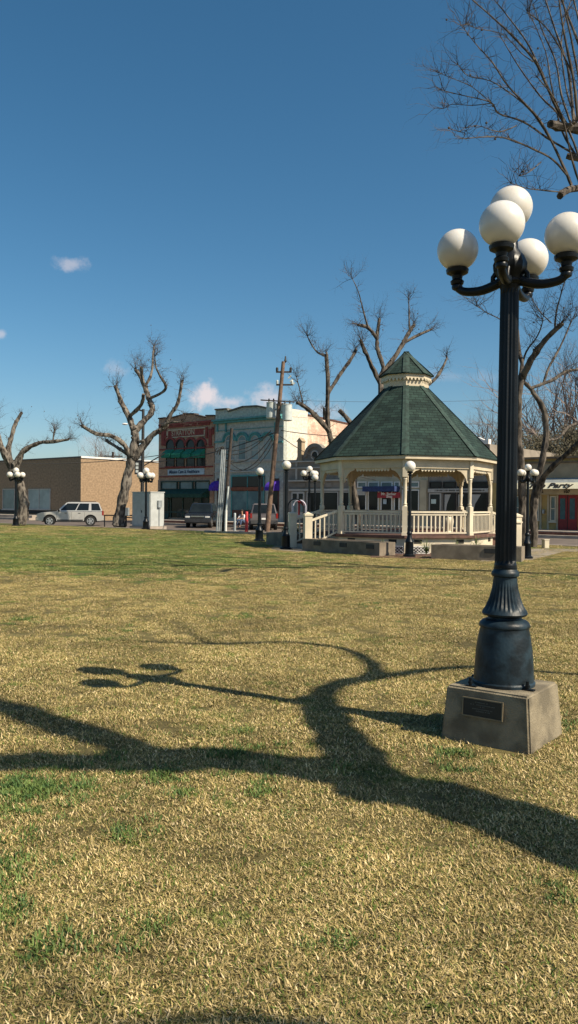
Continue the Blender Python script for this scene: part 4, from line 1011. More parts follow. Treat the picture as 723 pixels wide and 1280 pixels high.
    m_ = MB(); fitter(m_, 0, 0, tz)
    if hero: m_.lathe([(.05, z1 + .401 - .02), (.03, tz - gr - .10)], n=16)
    elif arms: m_.lathe([(.05 * k, z1 + .335), (.03 * k, tz - gr - .08)], n=10)
    else: m_.lathe([(.045 * k, z1 + .041), (.03 * k, max(z1 + .05, tz - gr - .08))], n=10)
    fo = m_.build('fitter', mt, t, smooth=True)
    MB().ball((0, 0, tz), gr, 40 if hero else 20, 24 if hero else 12).build('globe', globem, fo, smooth=True)
    return t
PG = 'globe lamp posts standing around the park'
hero = globe_lamp('street_lamp', 'tall black five globe lamp post on concrete block nearest the camera', (L0.x + .005, L0.y, BZ), 3.437 - BZ, .146,
           [math.atan2(.17, -.31), math.atan2(-.18, .35), (math.atan2(-.36, -.155), .39), (math.atan2(.37, .235), .43)], .375, hero=True, topz=3.675 - BZ, group=PG)
hero.rotation_euler = (0, R(.25), 0)
def lamp5(px, pyb, gpy, D, gr, a, label, ang=.4, dz=0, thick=1.2, hs=None):
    x = XA(px, D); zg = W(px, gpy, D).z; k = hs or 1
    return globe_lamp('street_lamp', label, (x, D, 0), zg, gr, [ang + i * math.pi / 2 for i in range(4)], a, thick=thick, topz=zg + gr * 1.5, group=PG)
lamp5(20, 653, 593.5, 54.5, .20, .42, 'five globe black lamp post in front of the leftmost tree trunk', .55, thick=1.7)
lamp5(182.5, 658, 594.5, 49.5, .20, .40, 'five globe black lamp post in front of the grey cabinet', .6, thick=1.6)
lamp5(386.5, 668, 592, 42, .16, .36, 'five globe black lamp post just left of the gazebo steps', .5, thick=1.3)
lamp5(659, 700, 591, 24.6, .108, .27, 'five globe black lamp post in front of the two trunked dark tree', .35, thick=1.05)
def lamp1(px, gpy, D, gr, label, thick=1.1):
    return globe_lamp('street_lamp', label, (XA(px, D), D, 0), W(px, gpy, D).z, gr, [], 0, thick=thick, group=PG)
lamp1(511.8, 583, 25.0, .175, 'single globe black lamp post directly in front of the gazebo', 1.15)
lamp1(357.5, 581.5, 28.6, .165, 'single globe black lamp post left of the gazebo stair, close to its newel posts', 1.3)
lamp1(324.3, 589.5, 34.8, .175, 'single globe black lamp post in front of the leaning utility pole', 1.5)
lamp1(393.4, 597, 36.5, .155, 'single globe lamp post partly hidden behind the gazebo stair rail', 1.0)

# ------------------------------------------------------------------ gazebo
GD = 30.0; gx = XA(505.8, GD); gz = thing('gazebo', 'cream octagonal gazebo with dark green shingled roof and cupola', 'gazebo', (gx, GD, 0), -math.atan2(gx, GD))
def ov(k, r): a = R(-90 + 45 * k); return Vector((r * math.cos(a), r * math.sin(a)))
def octo(r): return [tuple(ov(k, r)) for k in range(8)]
RP = 3.12; DZ = .60
MB().slab(octo(RP + .10), -.05, .50).build('base', creamw, gz)
MB().slab(octo(RP + .22), .502, DZ).build('deck', deckm, gz, bevel=.01)
vt = MB()
def side_mat(k, r):        # frame along side k->k+1 : origin mid, x along, y outward(-)
    p, q = ov(k, r), ov(k + 1, r); mid = (p + q) / 2; d = (q - p).normalized()
    return Matrix(((d.x, -d.y, 0, mid.x), (d.y, d.x, 0, mid.y), (0, 0, 1, 0), (0, 0, 0, 1))), (q - p).length
for k in (7, 0, 1):
    M_, L_ = side_mat(k, RP + .10)
    for xx in (-.75, .8): vt.box(xx - .14, xx + .14, -.012, .02, .33, .46, M_)
vt.build('vent', inkblack, gz)
BT = 2.88      # beam underside
for k in range(8):
    p = ov(k, RP); ang = R(-90 + 45 * k); M_ = Matrix.Translation((p.x, p.y, 0)) @ Matrix.Rotation(ang + math.pi / 2, 4, 'Z')
    m_ = MB(); m_.box(-.085, .085, -.085, .085, DZ, DZ + .98, M_); m_.box(-.10, .10, -.10, .10, DZ + .0, DZ + .10, M_)
    m_.lathe([(.085, DZ + .981), (.06, DZ + 1.02), (.075, DZ + 1.06), (.055, DZ + 1.10), (.062, DZ + 1.3), (.066, DZ + 1.6), (.058, DZ + 1.86), (.075, DZ + 1.90), (.06, DZ + 1.94), (.085, DZ + 1.97)], n=14, M=M_)
    m_.box(-.085, .085, -.085, .085, DZ + 1.971, BT + .3, M_)
    po = m_.build('post', creamw, gz, smooth=True)
    # brackets both ways
    for sgn in (1, -1):
        q = ov(k + sgn, RP); d = (q - p).normalized(); br = MB()
        Mb = Matrix(((d.x, -d.y, 0, p.x), (d.y, d.x, 0, p.y), (0, 0, 1, 0), (0, 0, 0, 1)))
        br.prism([(.086, BT - .001), (.52, BT - .001), (.50, BT - .06), (.36, BT - .10), (.25, BT - .20), (.17, BT - .33), (.13, BT - .47), (.086, BT - .50)], -.03, .03, Mb)
        br.build('bracket', cream, po)
# beams and frieze
bm_ = MB(); tr_ = MB(); so = MB()
for k in range(8):
    M_, L_ = side_mat(k, RP); L2 = L_ / 2
    bm_.box(-L2 + .0, L2 - .0, -.07, .07, BT, BT + .30, M_)
    n_ = 11
    for i in range(n_):
        x_ = -L2 + .62 + (L_ - 1.24) * i / (n_ - 1)
        tr_.prism([(x_ - .055, BT - .002), (x_ + .055, BT - .002), (x_ + .055, BT - .05), (x_ + .03, BT - .09), (x_, BT - .115), (x_ - .03, BT - .09), (x_ - .055, BT - .05)], -.018, .018, M_)
bm_.build('beam', cream, gz); tr_.build('drop_trim', creamw, gz)
RE = 3.45; ZE = 3.31; RT = .80; ZT = 6.02
# fascia under roof edge
fs_ = MB()
for k in range(8):
    M_, L_ = side_mat(k, RE - .07); M2, L2_ = side_mat(k, RE - .10)
    fs_.box(-L_ / 2 - .01, L_ / 2 + .01, -.03, .03, ZE - .14, ZE - .012, M_)
fs_.build('fascia', cream, gz)
MB().slab(octo(RE - .10), ZE - .10, ZE - .06).build('ceiling', mat('ceiling_boards', (.26, .18, .09), .7, .12, 3), gz)
def roofmat():
    M = bpy.data.materials.new('green_shingles'); M.use_nodes = True; t = M.node_tree; n = t.nodes; L = t.links; b_ = n['Principled BSDF']; b_.inputs['Roughness'].default_value = .9
    b_.inputs['Specular IOR Level'].default_value = .25
    uv = n.new('ShaderNodeUVMap'); uv.uv_map = 'uv'; k = n.new('ShaderNodeTexBrick'); L.new(uv.outputs[0], k.inputs['Vector'])
    k.inputs['Scale'].default_value = 1; k.inputs['Brick Width'].default_value = .30; k.inputs['Row Height'].default_value = .14; k.inputs['Mortar Size'].default_value = .012
    k.inputs['Color1'].default_value = (.022, .044, .036, 1); k.inputs['Color2'].default_value = (.011, .025, .022, 1); k.inputs['Mortar'].default_value = (.006, .013, .011, 1)
    x = n.new('ShaderNodeTexNoise'); x.inputs['Scale'].default_value = 1.6; x.inputs['Detail'].default_value = 9; x.inputs['Roughness'].default_value = .7; L.new(uv.outputs[0], x.inputs['Vector'])
    r = n.new('ShaderNodeMapRange'); L.new(x.outputs[0], r.inputs[0]); r.inputs[1].default_value = .35; r.inputs[2].default_value = .68; r.inputs[3].default_value = .6; r.inputs[4].default_value = 1.5
    q = n.new('ShaderNodeMix'); q.data_type = 'RGBA'; q.blend_type = 'MULTIPLY'; q.inputs[0].default_value = 1; L.new(k.outputs[0], q.inputs[6]); L.new(r.outputs[0], q.inputs[7])
    L.new(q.outputs[2], b_.inputs['Base Color'])
    bp = n.new('ShaderNodeBump'); bp.inputs['Strength'].default_value = .6; bp.inputs['Distance'].default_value = .03; bp.invert = True; L.new(k.outputs['Fac'], bp.inputs['Height']); L.new(bp.outputs[0], b_.inputs['Normal'])
    return M
shing = roofmat(); ridge_m = mat('ridge_shingles', (.021, .044, .036), .9, .3, 7)
def cone_roof(name, r0, z0, r1, z1, th, parent):
    me = bpy.data.meshes.new(name); vs = []; fs = []
    for k in range(8): vs.append((*ov(k, r0), z0))
    for k in range(8): vs.append((*ov(k, r1), z1))
    for k in range(8): vs.append((*ov(k, r0), z0 - th))
    for k in range(8): fs.append((k, (k + 1) % 8, 8 + (k + 1) % 8, 8 + k))
    for k in range(8): fs.append((16 + k, 16 + (k + 1) % 8, (k + 1) % 8, k))
    fs.append(tuple(range(8, 16))); fs.append(tuple(range(23, 15, -1)))
    me.from_pydata(vs, [], fs); me.update(); me.materials.append(shing); ul = me.uv_layers.new(name='uv')
    for p in me.polygons:
        c = sum((me.vertices[v].co for v in p.vertices), Vector()) / len(p.vertices); e = Vector((c.x, c.y, 0)); 
        if e.length < .01: e = Vector((1, 0, 0))
        e.normalize(); tn = Vector((-e.y, e.x, 0)); sl_ = math.hypot(r0 - r1, z1 - z0) / (z1 - z0)
        for li in p.loop_indices:
            co = me.vertices[me.loops[li].vertex_index].co; ul.data[li].uv = (co.dot(tn) + p.index * 7.3, co.z * sl_)
    o = bpy.data.objects.new(name, me); COL.objects.link(o); o.parent = parent
    for k in range(8):
        p0 = Vector((*ov(k, r0 + .01), z0 + .012)); p1 = Vector((*ov(k, max(r1, .03)), z1 + .012)); a = R(-90 + 45 * k); tn = Vector((-math.sin(a), math.cos(a), 0))
        m_ = MB(); wd = .13; dr = .055
        e0 = Vector((math.cos(a), math.sin(a), 0))
        m_.add([p0, p0 + tn * wd - Vector((0, 0, 0)) - e0 * .02, p1 + tn * wd * .8 - e0 * .02, p1, p1 - tn * wd * .8 - e0 * .02, p0 - tn * wd - e0 * .02,
                p0 - Vector((0, 0, .04)), p1 - Vector((0, 0, .04))], [(0, 1, 2, 3), (0, 3, 4, 5), (1, 0, 6), (0, 5, 6), (6, 7, 2, 1), (5, 4, 7, 6)])
        for v_ in m_.v: pass
        m_.build('ridge_cap', ridge_m, o)
    return o
cone_roof('roof', RE, ZE, RT, ZT, .03, gz)
cup = MB(); cup.slab(octo(.84), ZT - .25, ZT + .42); co_ = cup.build('cupola', cream, gz)
cf = MB(); cf.slab(octo(.93), ZT + .24, ZT + .40)
cf.build('frieze', cream, co_)
dt = MB()
for k in range(8):
    M_, L_ = side_mat(k, .93)
    for i in range(5):
        x_ = -L_ / 2 + L_ * (i + .5) / 5; dt.prism([(x_ - .035, ZT + .24), (x_ + .035, ZT + .24), (x_ + .035, ZT + .19), (x_, ZT + .155), (x_ - .035, ZT + .19)], -.02, .02, M_)
dt.build('drop_trim', creamw, co_)
cone_roof('cupola_roof', 1.02, ZT + .42, .02, 7.36, .03, gz)
# railings
def railing(M_, L_, name='railing', mt=creamw, n_=None, z0=DZ, gap=.10):
    m_ = MB(); h = L_ / 2 - gap
    m_.box(-h, h, -.05, .05, z0 + .76, z0 + .82, M_); m_.box(-h, h, -.03, .03, z0 + .68, z0 + .72, M_); m_.box(-h, h, -.03, .03, z0 + .06, z0 + .11, M_)
    n = n_ or int(2 * h / .155)
    for i in range(n):
        x_ = -h + (i + .5) * 2 * h / n; m_.box(x_ - .022, x_ + .022, -.02, .02, z0 + .111, z0 + .679, M_)
    return m_.build(name, mt, gz)
for k in (7, 0, 1, 3, 4, 5):
    M_, L_ = side_mat(k, RP); railing(M_, L_)
# stairs on sides 6 (left) and 2 (right)
for k in (6, 2):
    M_, L_ = side_mat(k, RP + .2)
    st = MB()
    for i in range(3): st.box(-.98, .98, -.28 * (i + 1) - .02, -.28 * i - .02 - (0 if i == 0 else 0), -.02, DZ - .15 * (i + 1), M_)
    st.build('stairs', deckm if k == 2 else pale_conc, gz)
    for sgn in (1, -1):
        x_ = sgn * 1.06; m_ = MB()
        M3 = M_
        y1 = -1.0
        m_.box(x_ - .13, x_ + .13, y1 - .13, y1 + .13, -.02, 1.22, M3); m_.box(x_ - .16, x_ + .16, y1 - .16, y1 + .16, -.02, .12, M3)
        m_.box(x_ - .155, x_ + .155, y1 - .155, y1 + .155, 1.221, 1.28, M3)
        v = [Vector((x_ + a * .14, y1 + b_ * .14, 1.281)) for a, b_ in ((-1, -1), (1, -1), (1, 1), (-1, 1))] + [Vector((x_, y1, 1.36))]
        m_.add([M3 @ q for q in v], [(0, 1, 4), (1, 2, 4), (2, 3, 4), (3, 0, 4), (3, 2, 1, 0)])
        m_.build('newel_post', creamw, gz)
        hr = MB(); hr.prism([(.2, DZ + .80), (-.87, 1.02), (-.87, 1.10), (.2, DZ + .88)], x_ - .04, x_ + .04, M_ @ Matrix(((0, 1, 0, 0), (1, 0, 0, 0), (0, 0, 1, 0), (0, 0, 0, 1))))
        hr.prism([(.2, DZ + .10), (-.87, .18), (-.87, .24), (.2, DZ + .16)], x_ - .03, x_ + .03, M_ @ Matrix(((0, 1, 0, 0), (1, 0, 0, 0), (0, 0, 1, 0), (0, 0, 0, 1))))
        for i in range(6):
            yy = .1 - i * .165; zz = lambda q: (q - .2) / 1.07
            t_ = (.2 - yy) / 1.07
            hr.box(x_ - .02, x_ + .02, yy - .02, yy + .02, (DZ + .13) + (.21 - DZ - .13) * t_, (DZ + .82) + (1.04 - DZ - .82) * t_, M_)
        hr.build('handrail', creamw, gz)
# lattice panels at the foot
for k, xr in ((7, (.62, 1.34)), (0, (-1.30, -.52))):
    M_, L_ = side_mat(k, RP + .55); la = MB(); xa, xb = xr
    la.box(xa, xb, -.02, .0, .24, .27, M_); la.box(xa, xb, -.02, .0, .0, .03, M_)
    nn = int((xb - xa) / .12)
    for i in range(nn):
        x_ = xa + i * .12
        for s_ in (1, -1):
            c_ = x_ + .06; la.prism([(c_ - .12 * s_ - .012, .03), (c_ - .12 * s_ + .012, .03), (c_ + .12 * s_ + .012, .24), (c_ + .12 * s_ - .012, .24)][::1], -.015 + .003 * s_, -.006 + .003 * s_, M_)
    la.build('lattice', white_p, gz); MB().box(xa, xb, .004, .02, .0, .25, M_).build('lattice_backing', inkblack, gz)
# planters (low walls)
def planter(name, label, p0, p1, th, h, mt, vents=(), capm=None):
    p0, p1 = Vector(p0), Vector(p1); d = (p1 - p0); L_ = d.length; a = math.atan2(d.y, d.x)
    t = thing(name, label, 'planter', (p0.x, p0.y, 0), a)
    wmb = MB(); wmb.box(0, L_, 0, .18, -.05, h); wmb.box(0, L_, th - .18, th, -.05, h); wmb.box(0, .18, .181, th - .181, -.05, h); wmb.box(L_ - .18, L_, .181, th - .181, -.05, h)
    wmb.build('wall', mt, t); MB().box(.181, L_ - .181, .181, th - .181, -.05, h - .08).build('soil', mulch, t)
    for v in vents: MB().box(v - .16, v + .16, -.02, -.001, h - .21, h - .07).build('vent', plastic, t)
    return t
wallm = mat('brown_grey_concrete', (.19, .155, .115), .92, .2, 3, bump=.4, bscale=40, stain=.4)
q0, q1 = G(378, 688.5), G(474.5, 695.5)
planter('planter', 'long low dark concrete planter left of the lamp before the gazebo', (q0.x, q0.y), (q1.x, q1.y), .75, .43, wallm, (.75, 2.0, 3.2))
q0, q1 = G(539, 698.5), G(652, 702.5)
planter('planter', 'low concrete planter with tree shadows on it between gazebo and tall lamp', (q0.x, q0.y), (q1.x, q1.y), .75, .43, wallm, (1.75,))
q0, q1 = G(333, 681), G(371, 684)
planter('planter', 'small dark concrete planter behind the single globe lamp left of the gazebo', (q0.x, q0.y), (q1.x, q1.y), 1.2, .5, wallm)
# strap leaved plants
def plant(px, py, hh, label, n=30, seed=1, z=0.0):
    random.seed(seed); g = G(px, py, z); t = thing('strap_leaf_plant', label, 'plant', (g.x, g.y, z), 0, 'strap leaved plants round the gazebo'); m_ = MB()
    for _ in range(n):
        a = random.uniform(0, 6.28); L_ = hh * random.uniform(.7, 1.2); d = Vector((math.cos(a), math.sin(a), 0)); s_ = Vector((-d.y, d.x, 0)); f_ = random.uniform(.2, .8); vs = []
        for i in range(5):
            u = i / 4; p = d * (f_ * L_ * u * (.4 + .6 * u)) + Vector((0, 0, L_ * (u * 1.15 - .55 * u * u * f_ * 1.3))); wd = .014 * (1 - u * .9)
            vs += [p - s_ * wd, p + s_ * wd]
        m_.add(vs, [(2 * i, 2 * i + 1, 2 * i + 3, 2 * i + 2) for i in range(4)])
    m_.build('leaves', leafm, t)
plant(480, 693.5, .55, 'arching strap leaved plant left of lattice beside the left planter end', 40, 1)
plant(533, 693.5, .55, 'arching strap leaved plant just right of the single globe lamp', 40, 2)
plant(596, 692, .62, 'strap leaved plant behind the planter near the tall lamp post', 30, 3)
plant(572, 692.5, .5, 'small strap leaved plant against cream skirt in the middle of right planter', 24, 4)
# urn on the deck
ur = thing('urn', 'pale cream urn standing on the gazebo deck behind the railing', 'urn', (gx + 1.55, GD - .4, DZ))
MB().lathe([(.14, 0), (.16, .03), (.10, .08), (.13, .16), (.19, .30), (.205, .42), (.19, .54), (.15, .6), (.18, .64), (.18, .66)], n=20).build('body', creamw, ur, smooth=True)
MB().lathe([(.155, .6605), (.155, .672)], n=16).build('soil', mulch, ur)
# standalone gate post right of tall lamp
gp = thing('gate_post', 'cream square post with pyramid cap just right of the tall lamp shaft', 'post', (XA(645, 27.2), 27.2, 0), .2)
m_ = MB(); m_.box(-.12, .12, -.12, .12, -.05, 1.05); m_.box(-.14, .14, -.14, .14, -.05, .12); m_.build('shaft', creamw, gp, bevel=.008)
m_ = MB(); m_.box(-.16, .16, -.16, .16, 1.051, 1.10); m_.add([(-.14, -.14, 1.101), (.14, -.14, 1.101), (.14, .14, 1.101), (-.14, .14, 1.101), (0, 0, 1.19)], [(0, 1, 4), (1, 2, 4), (2, 3, 4), (3, 0, 4), (3, 2, 1, 0)]); m_.build('cap', creamw, gp)
eb = thing('junction_box', 'small cream utility box at the foot of the forked tree', 'box', (XA(672, 32), 31, 0), .3)
MB().box(-.11, .11, -.1, .1, 0, .32).build('body', creamw, eb, bevel=.015); MB().box(-.12, .12, -.11, .11, .321, .35).build('lid', creamw, eb)
# hoop arch with ribbons
ha = thing('hoop_arch', 'arched hoops wound with red and white ribbon beyond the gazebo stair', 'arch', (XA(371, 36), 36, 0), -.3)
def hoop(r, h, rr, y, mt, name, a0=0, a1=math.pi, legs=True, x0=0):
    pts = []
    if legs: pts.append((x0 + r, y, 0))
    for i in range(17):
        a = a0 + (a1 - a0) * i / 16; pts.append((x0 + r * math.cos(a), y, h + r * math.sin(a)))
    if legs: pts.append((x0 - r, y, 0))
    MB().tube(pts, rr, 8).build(name, mt, ha, smooth=True)
hoop(.36, 1.50, .028, 0, black_iron, 'hoop', x0=-.06); hoop(.30, 1.50, .032, .12, mat('lilac_white_paint', (.55, .53, .62), .6, .1, 4), 'hoop', x0=.08)
hoop(.22, 1.5, .045, .06, redpaint, 'ribbon', R(20), R(100), False, x0=.06)
MB().box(-.40, -.33, -.03, .03, 0, 1.25).build('stake', white_p, ha); MB().box(.05, .13, .03, .06, 1.15, 1.70).build('ribbon', redpaint, ha)
bx_ = thing('round_bush', 'dark round bush behind the small planter near gazebo stair', 'shrub', (XA(364, 34.5), 34.5, 0))
random.seed(8); m_ = MB()
for _ in range(900):
    d = Vector((random.gauss(0, 1), random.gauss(0, 1), random.gauss(0, 1))).normalized(); p = d * .42 * random.uniform(.6, 1.05) + Vector((0, 0, .45)); a_ = Vector((random.gauss(0, 1), random.gauss(0, 1), random.gauss(0, 1))).normalized(); b_ = a_.orthogonal()
    m_.add([p + a_ * .04, p + b_ * .025, p - a_ * .04, p - b_ * .025], [(0, 1, 2, 3)])
m_.build('foliage', mat('dark_bush_leaf', (.02, .03, .012), .7, .4, 9), bx_); MB().tube([(0, 0, 0), (0, 0, .4)], [.04, .03], 6).build('stem', bark_dk, bx_)

# ------------------------------------------------------------------ cabinet and small street things
CD = 51.5; cx_ = XA(188.2, CD)
cab = thing('utility_cabinet', 'large grey electrical cabinet with shaded door and white sunlit side', 'cabinet', (cx_, CD, 0), YAW)
cw = 1.85; cdp = 1.15; chh = W(188, 615.6, CD).z
MB().box(-cw, 0, 0, cdp, .12, chh).build('body', grey_box, cab, bevel=.015); MB().box(-cw - .03, .03, -.03, cdp + .03, chh + .001, chh + .06).build('lid', grey_box, cab)
MB().box(-cw - .12, .12, -.12, cdp + .12, -.1, .118).build('plinth', pale_conc, cab)
for a_, c_ in ((-cw + .06, -cw / 2 - .01), (-cw / 2 + .01, -.06)): MB().box(a_, c_, -.025, -.001, .2, chh - .08).build('door', grey_box, cab)
MB().box(-cw / 2 + .06, -cw / 2 + .10, -.06, -.026, 1.0, 1.16).build('handle', plastic, cab)
mbx = MB().box(.002, .14, .55, .85, 1.35, 1.8).build('meter_box', galv, cab); MB().tube([(.07, .7, .12), (.07, .7, 1.35)], .02, 6).build('conduit', galv, mbx)

def bollard(px, D, h, r, mt, label):
    t = thing('bollard', label, 'bollard', (XA(px, D), D, .12), 0, 'pipe bollards beside the utility poles')
    MB().lathe([(r, 0), (r, h - r * .6), (r * .75, h - r * .2), (r * .3, h)], n=14).build('pipe', mt, t, smooth=True); MB().lathe([(r * 1.25, 0), (r * 1.25, .05)], n=14).build('collar', mt, t)
bollard(293.6, 44.4, 1.0, .07, galv, 'thin grey pipe bollard between utility pole and red bollard')
bollard(308.3, 43.2, 1.1, .085, redpaint, 'red painted pipe bollard between the utility poles')

# utility poles
UD = 44.2
def upole(name, label, D, base, top, r0, r1, mt, zb=.1):
    b0 = W(*base, D); b0.z = zb; t1 = W(*top, D); t = thing(name, label, 'utility pole', b0)
    v = t1 - b0; pts = [v * (i / 8) for i in range(9)]; MB().tube(pts, [r0 + (r1 - r0) * i / 8 for i in range(9)], 14).build('pole', mt, t, smooth=True)
    return t, b0, v
big, b0, bv = upole('utility_pole', 'tall leaning brown utility pole with crossarms and two grey transformers', UD, (334, 668), (354.5, 452), .15, .10, wood_pole)
def along(px, py, D=UD): return W(px, py, D) - b0
ca = MB()
def bar(mb, a, b_, th):
    mb.tube([a, b_], th, 4)
for (a, b_, y_) in ((345.2, 364.8, 465), (345.5, 366.5, 481)):
    m_ = MB(); bar(m_, along(a, y_), along(b_, y_), .06); co2 = m_.build('crossarm', wood_dk, big)
    for px in (a + 1.4, b_ - 1.2):
        q = along(px, y_ - .8); MB().lathe([(.05, 0), (.08, .03), (.06, .06), (.08, .1), (.06, .13), (.075, .17), (.04, .22)], q, 8).build('insulator', plastic if y_ < 470 else galvlt, co2)
MB().lathe([(.03, 0), (.05, .05), (.07, .1), (.05, .2), (.03, .36)], along(357, 453.5), 8).build('insulator', plastic, big)
m_ = MB(); bar(m_, along(326, 500), along(368.5, 502.5, UD - .3), .045); arm3 = m_.build('crossarm', wood_dk, big)
for px, y_, dpt in ((339.2, 504, .35), (359.2, 507, -.25)):
    q = along(px, y_ + 19, UD + dpt); h_ = .88; r_ = .27
    t_ = MB().lathe([(r_ * .9, -.0), (r_, .03), (r_, h_ - .03), (r_ * 1.05, h_ - .02), (r_ * 1.05, h_), (r_ * .4, h_ + .05)], q, 18).build('transformer', galvlt, big, smooth=True)
    for s_ in (-.13, .13): MB().lathe([(.035, 0), (.05, .04), (.035, .08), (.05, .12), (.02, .2)], q + Vector((s_, 0, h_ + .03)), 8).build('bushing', plastic, t_)
    MB().tube([q + Vector((0, 0, .5)), along(350 if px < 345 else 349, y_ + 8)], .05, 6).build('bracket', galv, t_)
for i, k in enumerate(range(3)):     # fused cutouts, right side
    q = along(360.5 + i * 2.2, 473 + i * 4.5); MB().tube([q, q + Vector((.16, 0, .16))], .045, 6).build('fuse_cutout', galvlt, big)
# small pole with conduits
sm, s0, sv = upole('utility_pole', 'short dark leaning pole beside grey conduits left of the red bollard', UD, (279.5, 667), (290, 535.5), .105, .085, wood_dk)
cb_ = thing('conduit_bank', 'bundle of tall grey conduit pipes beside the short dark pole', 'conduit', s0 + Vector((-.3, -.1, 0)))
for i, (dx, px_t) in enumerate(((.06, 277.6), (.17, 279.6), (.28, 281.6))):
    top_ = W(px_t, 562, UD) - (s0 + Vector((-.3, -.1, 0)))
    MB().tube([(dx - .12, 0, 0), tuple(top_)], .045, 8).build('conduit', galv, cb_, smooth=True)
m_ = MB()
for i in range(5):
    a = i * 1.1; q = W(276.5 + i, 563, UD) - (s0 + Vector((-.3, -.1, 0))); m_.tube([q, q + Vector((.1 * math.cos(a), .1, .22)), q + Vector((-.25 + .05 * i, 0, .12 - .1 * i)), q + Vector((-.38 + .1 * i, 0, -.25))], .035, 5)
m_.build('weatherhead', wirem, cb_)
gd = thing('conduit_cover', 'white topped cable guard pipe leaning on right side of the short dark pole', 'conduit', W(282.2, 667, UD - .2))
gd.location.z = .12; off = -Vector(gd.location)
MB().tube([Vector((0, 0, 0)), W(282.9, 638, UD - .2) + off], .07, 8).build('guard', white_p, gd); MB().tube([W(282.9, 638, UD - .2) + off, W(285.8, 608, UD - .2) + off], .05, 8).build('pipe', galvlt, gd)
def cable(name, label, a, b_, sag, r=.022, n=14, nm='cable'):
    o0 = Vector(a); pts = []
    for i in range(n + 1):
        t = i / n; p = Vector(a).lerp(Vector(b_), t) - Vector((0, 0, sag * 4 * t * (1 - t))); pts.append(p)
    o = MB().tube(pts, r, 5).build(nm, wirem); tag(o, label, 'cable', 'cables slung between the poles'); return o
for i, (a, b_, s_, r_) in enumerate((((277, 566), (339, 538), .55, .024), ((279, 573), (340, 545), .7, .027), ((278, 580), (341, 548), .95, .027), ((283, 572), (343, 552), 1.1, .022), ((281, 563), (337, 540), .35, .018))):
    cable('cable', ('second highest', 'middle', 'second lowest', 'lowest', 'highest')[i] + ' of the five black cables sagging between short and tall utility poles', W(*a, UD), W(*b_, UD), s_, r_)
for (a, b_, D0, D1, s_, r_, lb) in (((346, 540), (150, 575), UD, 68, .7, .03, 'cable running left from the tall pole past the brick fronts'),
                            ((-20, 577), (200, 569), 66, 70, .4, .03, 'cable running low above the tan building roof'),
                            ((352, 538), (560, 520), UD, 60, .8, .022, 'cable running right from the tall pole across pink wall'),
                            ((350, 545), (470, 600), UD, 52, .4, .02, 'cable sloping down from tall pole towards the grey shop'),
                            ((352, 500), (900, 470), UD, 66, .8, .009, 'thin upper wire behind the cupola running right'),
                            ((352, 520), (900, 510), UD, 62, .8, .009, 'thin lower wire behind the gazebo roof running right')):
    cable('cable', lb, W(*a, D0), W(*b_, D1), s_, r_, 20, nm='power_line')
# street light pole behind the cabinet with dark sign
SD = 66
sl0 = Vector((XA(177.6, SD), SD, RD)); sp_ = thing('signal_pole', 'slim dark pole with a short arm and hanging dark sign behind the cabinet', 'street pole', sl0)
tz_ = W(178.7, 511.5, SD).z - RD
MB().tube([(0, 0, 0), (.05, 0, tz_)], [.16, .11], 10).build('pole', plastic, sp_, smooth=True)
MB().tube([(.03, 0, tz_ - .15), (-.45, 0, tz_ - .02), (-.5, 0, tz_ - .12)], .07, 6).build('arm', plastic, sp_)
sz0, sz1 = W(176, 593, SD).z - RD, W(176, 575, SD).z - RD
sgn = MB().box(-.62, -.12, -.1, .1, sz0, sz1).build('sign', plastic, sp_)
m_ = MB()
for i, zz in enumerate((.2, .45, .70)):
    z_ = sz0 + (sz1 - sz0) * zz; m_.box(-.52, -.3, -.115, -.1005, z_ - .09, z_ + .12)
m_.build('pictogram', galvlt, sgn)
MB().tube([(.04, 0, W(178, 583, SD).z - RD), (1.8, .3, W(178, 566, SD).z - RD)], .05, 6).build('bracket', plastic, sp_)
lh = thing('street_light', 'pale street light head on a far pole left of the slim dark pole', 'street lamp', (XA(153, 95), 95, RD))
lz = W(153, 530, 95).z - RD
MB().tube([(1.2, 0, 0), (1.2, 0, lz - .2), (.6, 0, lz + .05)], [.12, .06, .05], 8).build('pole', galv, lh); MB().ball((.25, 0, lz), .35, 10, 6, .35).build('lamp_head', white_p, lh)
fp = thing('utility_pole', 'far dark utility pole stub above the tan roof', 'utility pole', (XA(141, 100), 100, RD))
fz = W(141, 565, 100).z - RD; MB().tube([(0, 0, 0), (0, 0, fz)], [.2, .16], 8).build('pole', wood_dk, fp); MB().box(-1.2, 1.2, -.06, .06, fz - .6, fz - .45).build('crossarm', wood_dk, fp)
# pipe rail behind the car
pr_ = thing('pipe_rail', 'dark pipe rail between the silver car and the curling tree', 'railing', (XA(130, 56), 56, RD), .08)
m_ = MB(); m_.tube([(0, 0, .85), (3.0, 0, .85)], .045, 6); m_.tube([(.8, 0, .78), (3.0, 0, .6)], .04, 6)
m_.build('rail', black_iron, pr_)
for x_ in (.05, 1.5, 2.95): MB().tube([(x_, 0, 0), (x_, 0, .85)], .04, 6).build('post', black_iron, pr_)
bbx = thing('meter_box', 'small grey meter box between the curling tree trunk and cabinet', 'box', (XA(158, 55.5), 55.5, 0), -.3)
MB().box(-.2, .2, -.1, .1, .75, 1.3).build('body', galv, bbx, bevel=.01); MB().box(-.035, .035, -.035, .035, 0, .75).build('stand', black_iron, bbx)

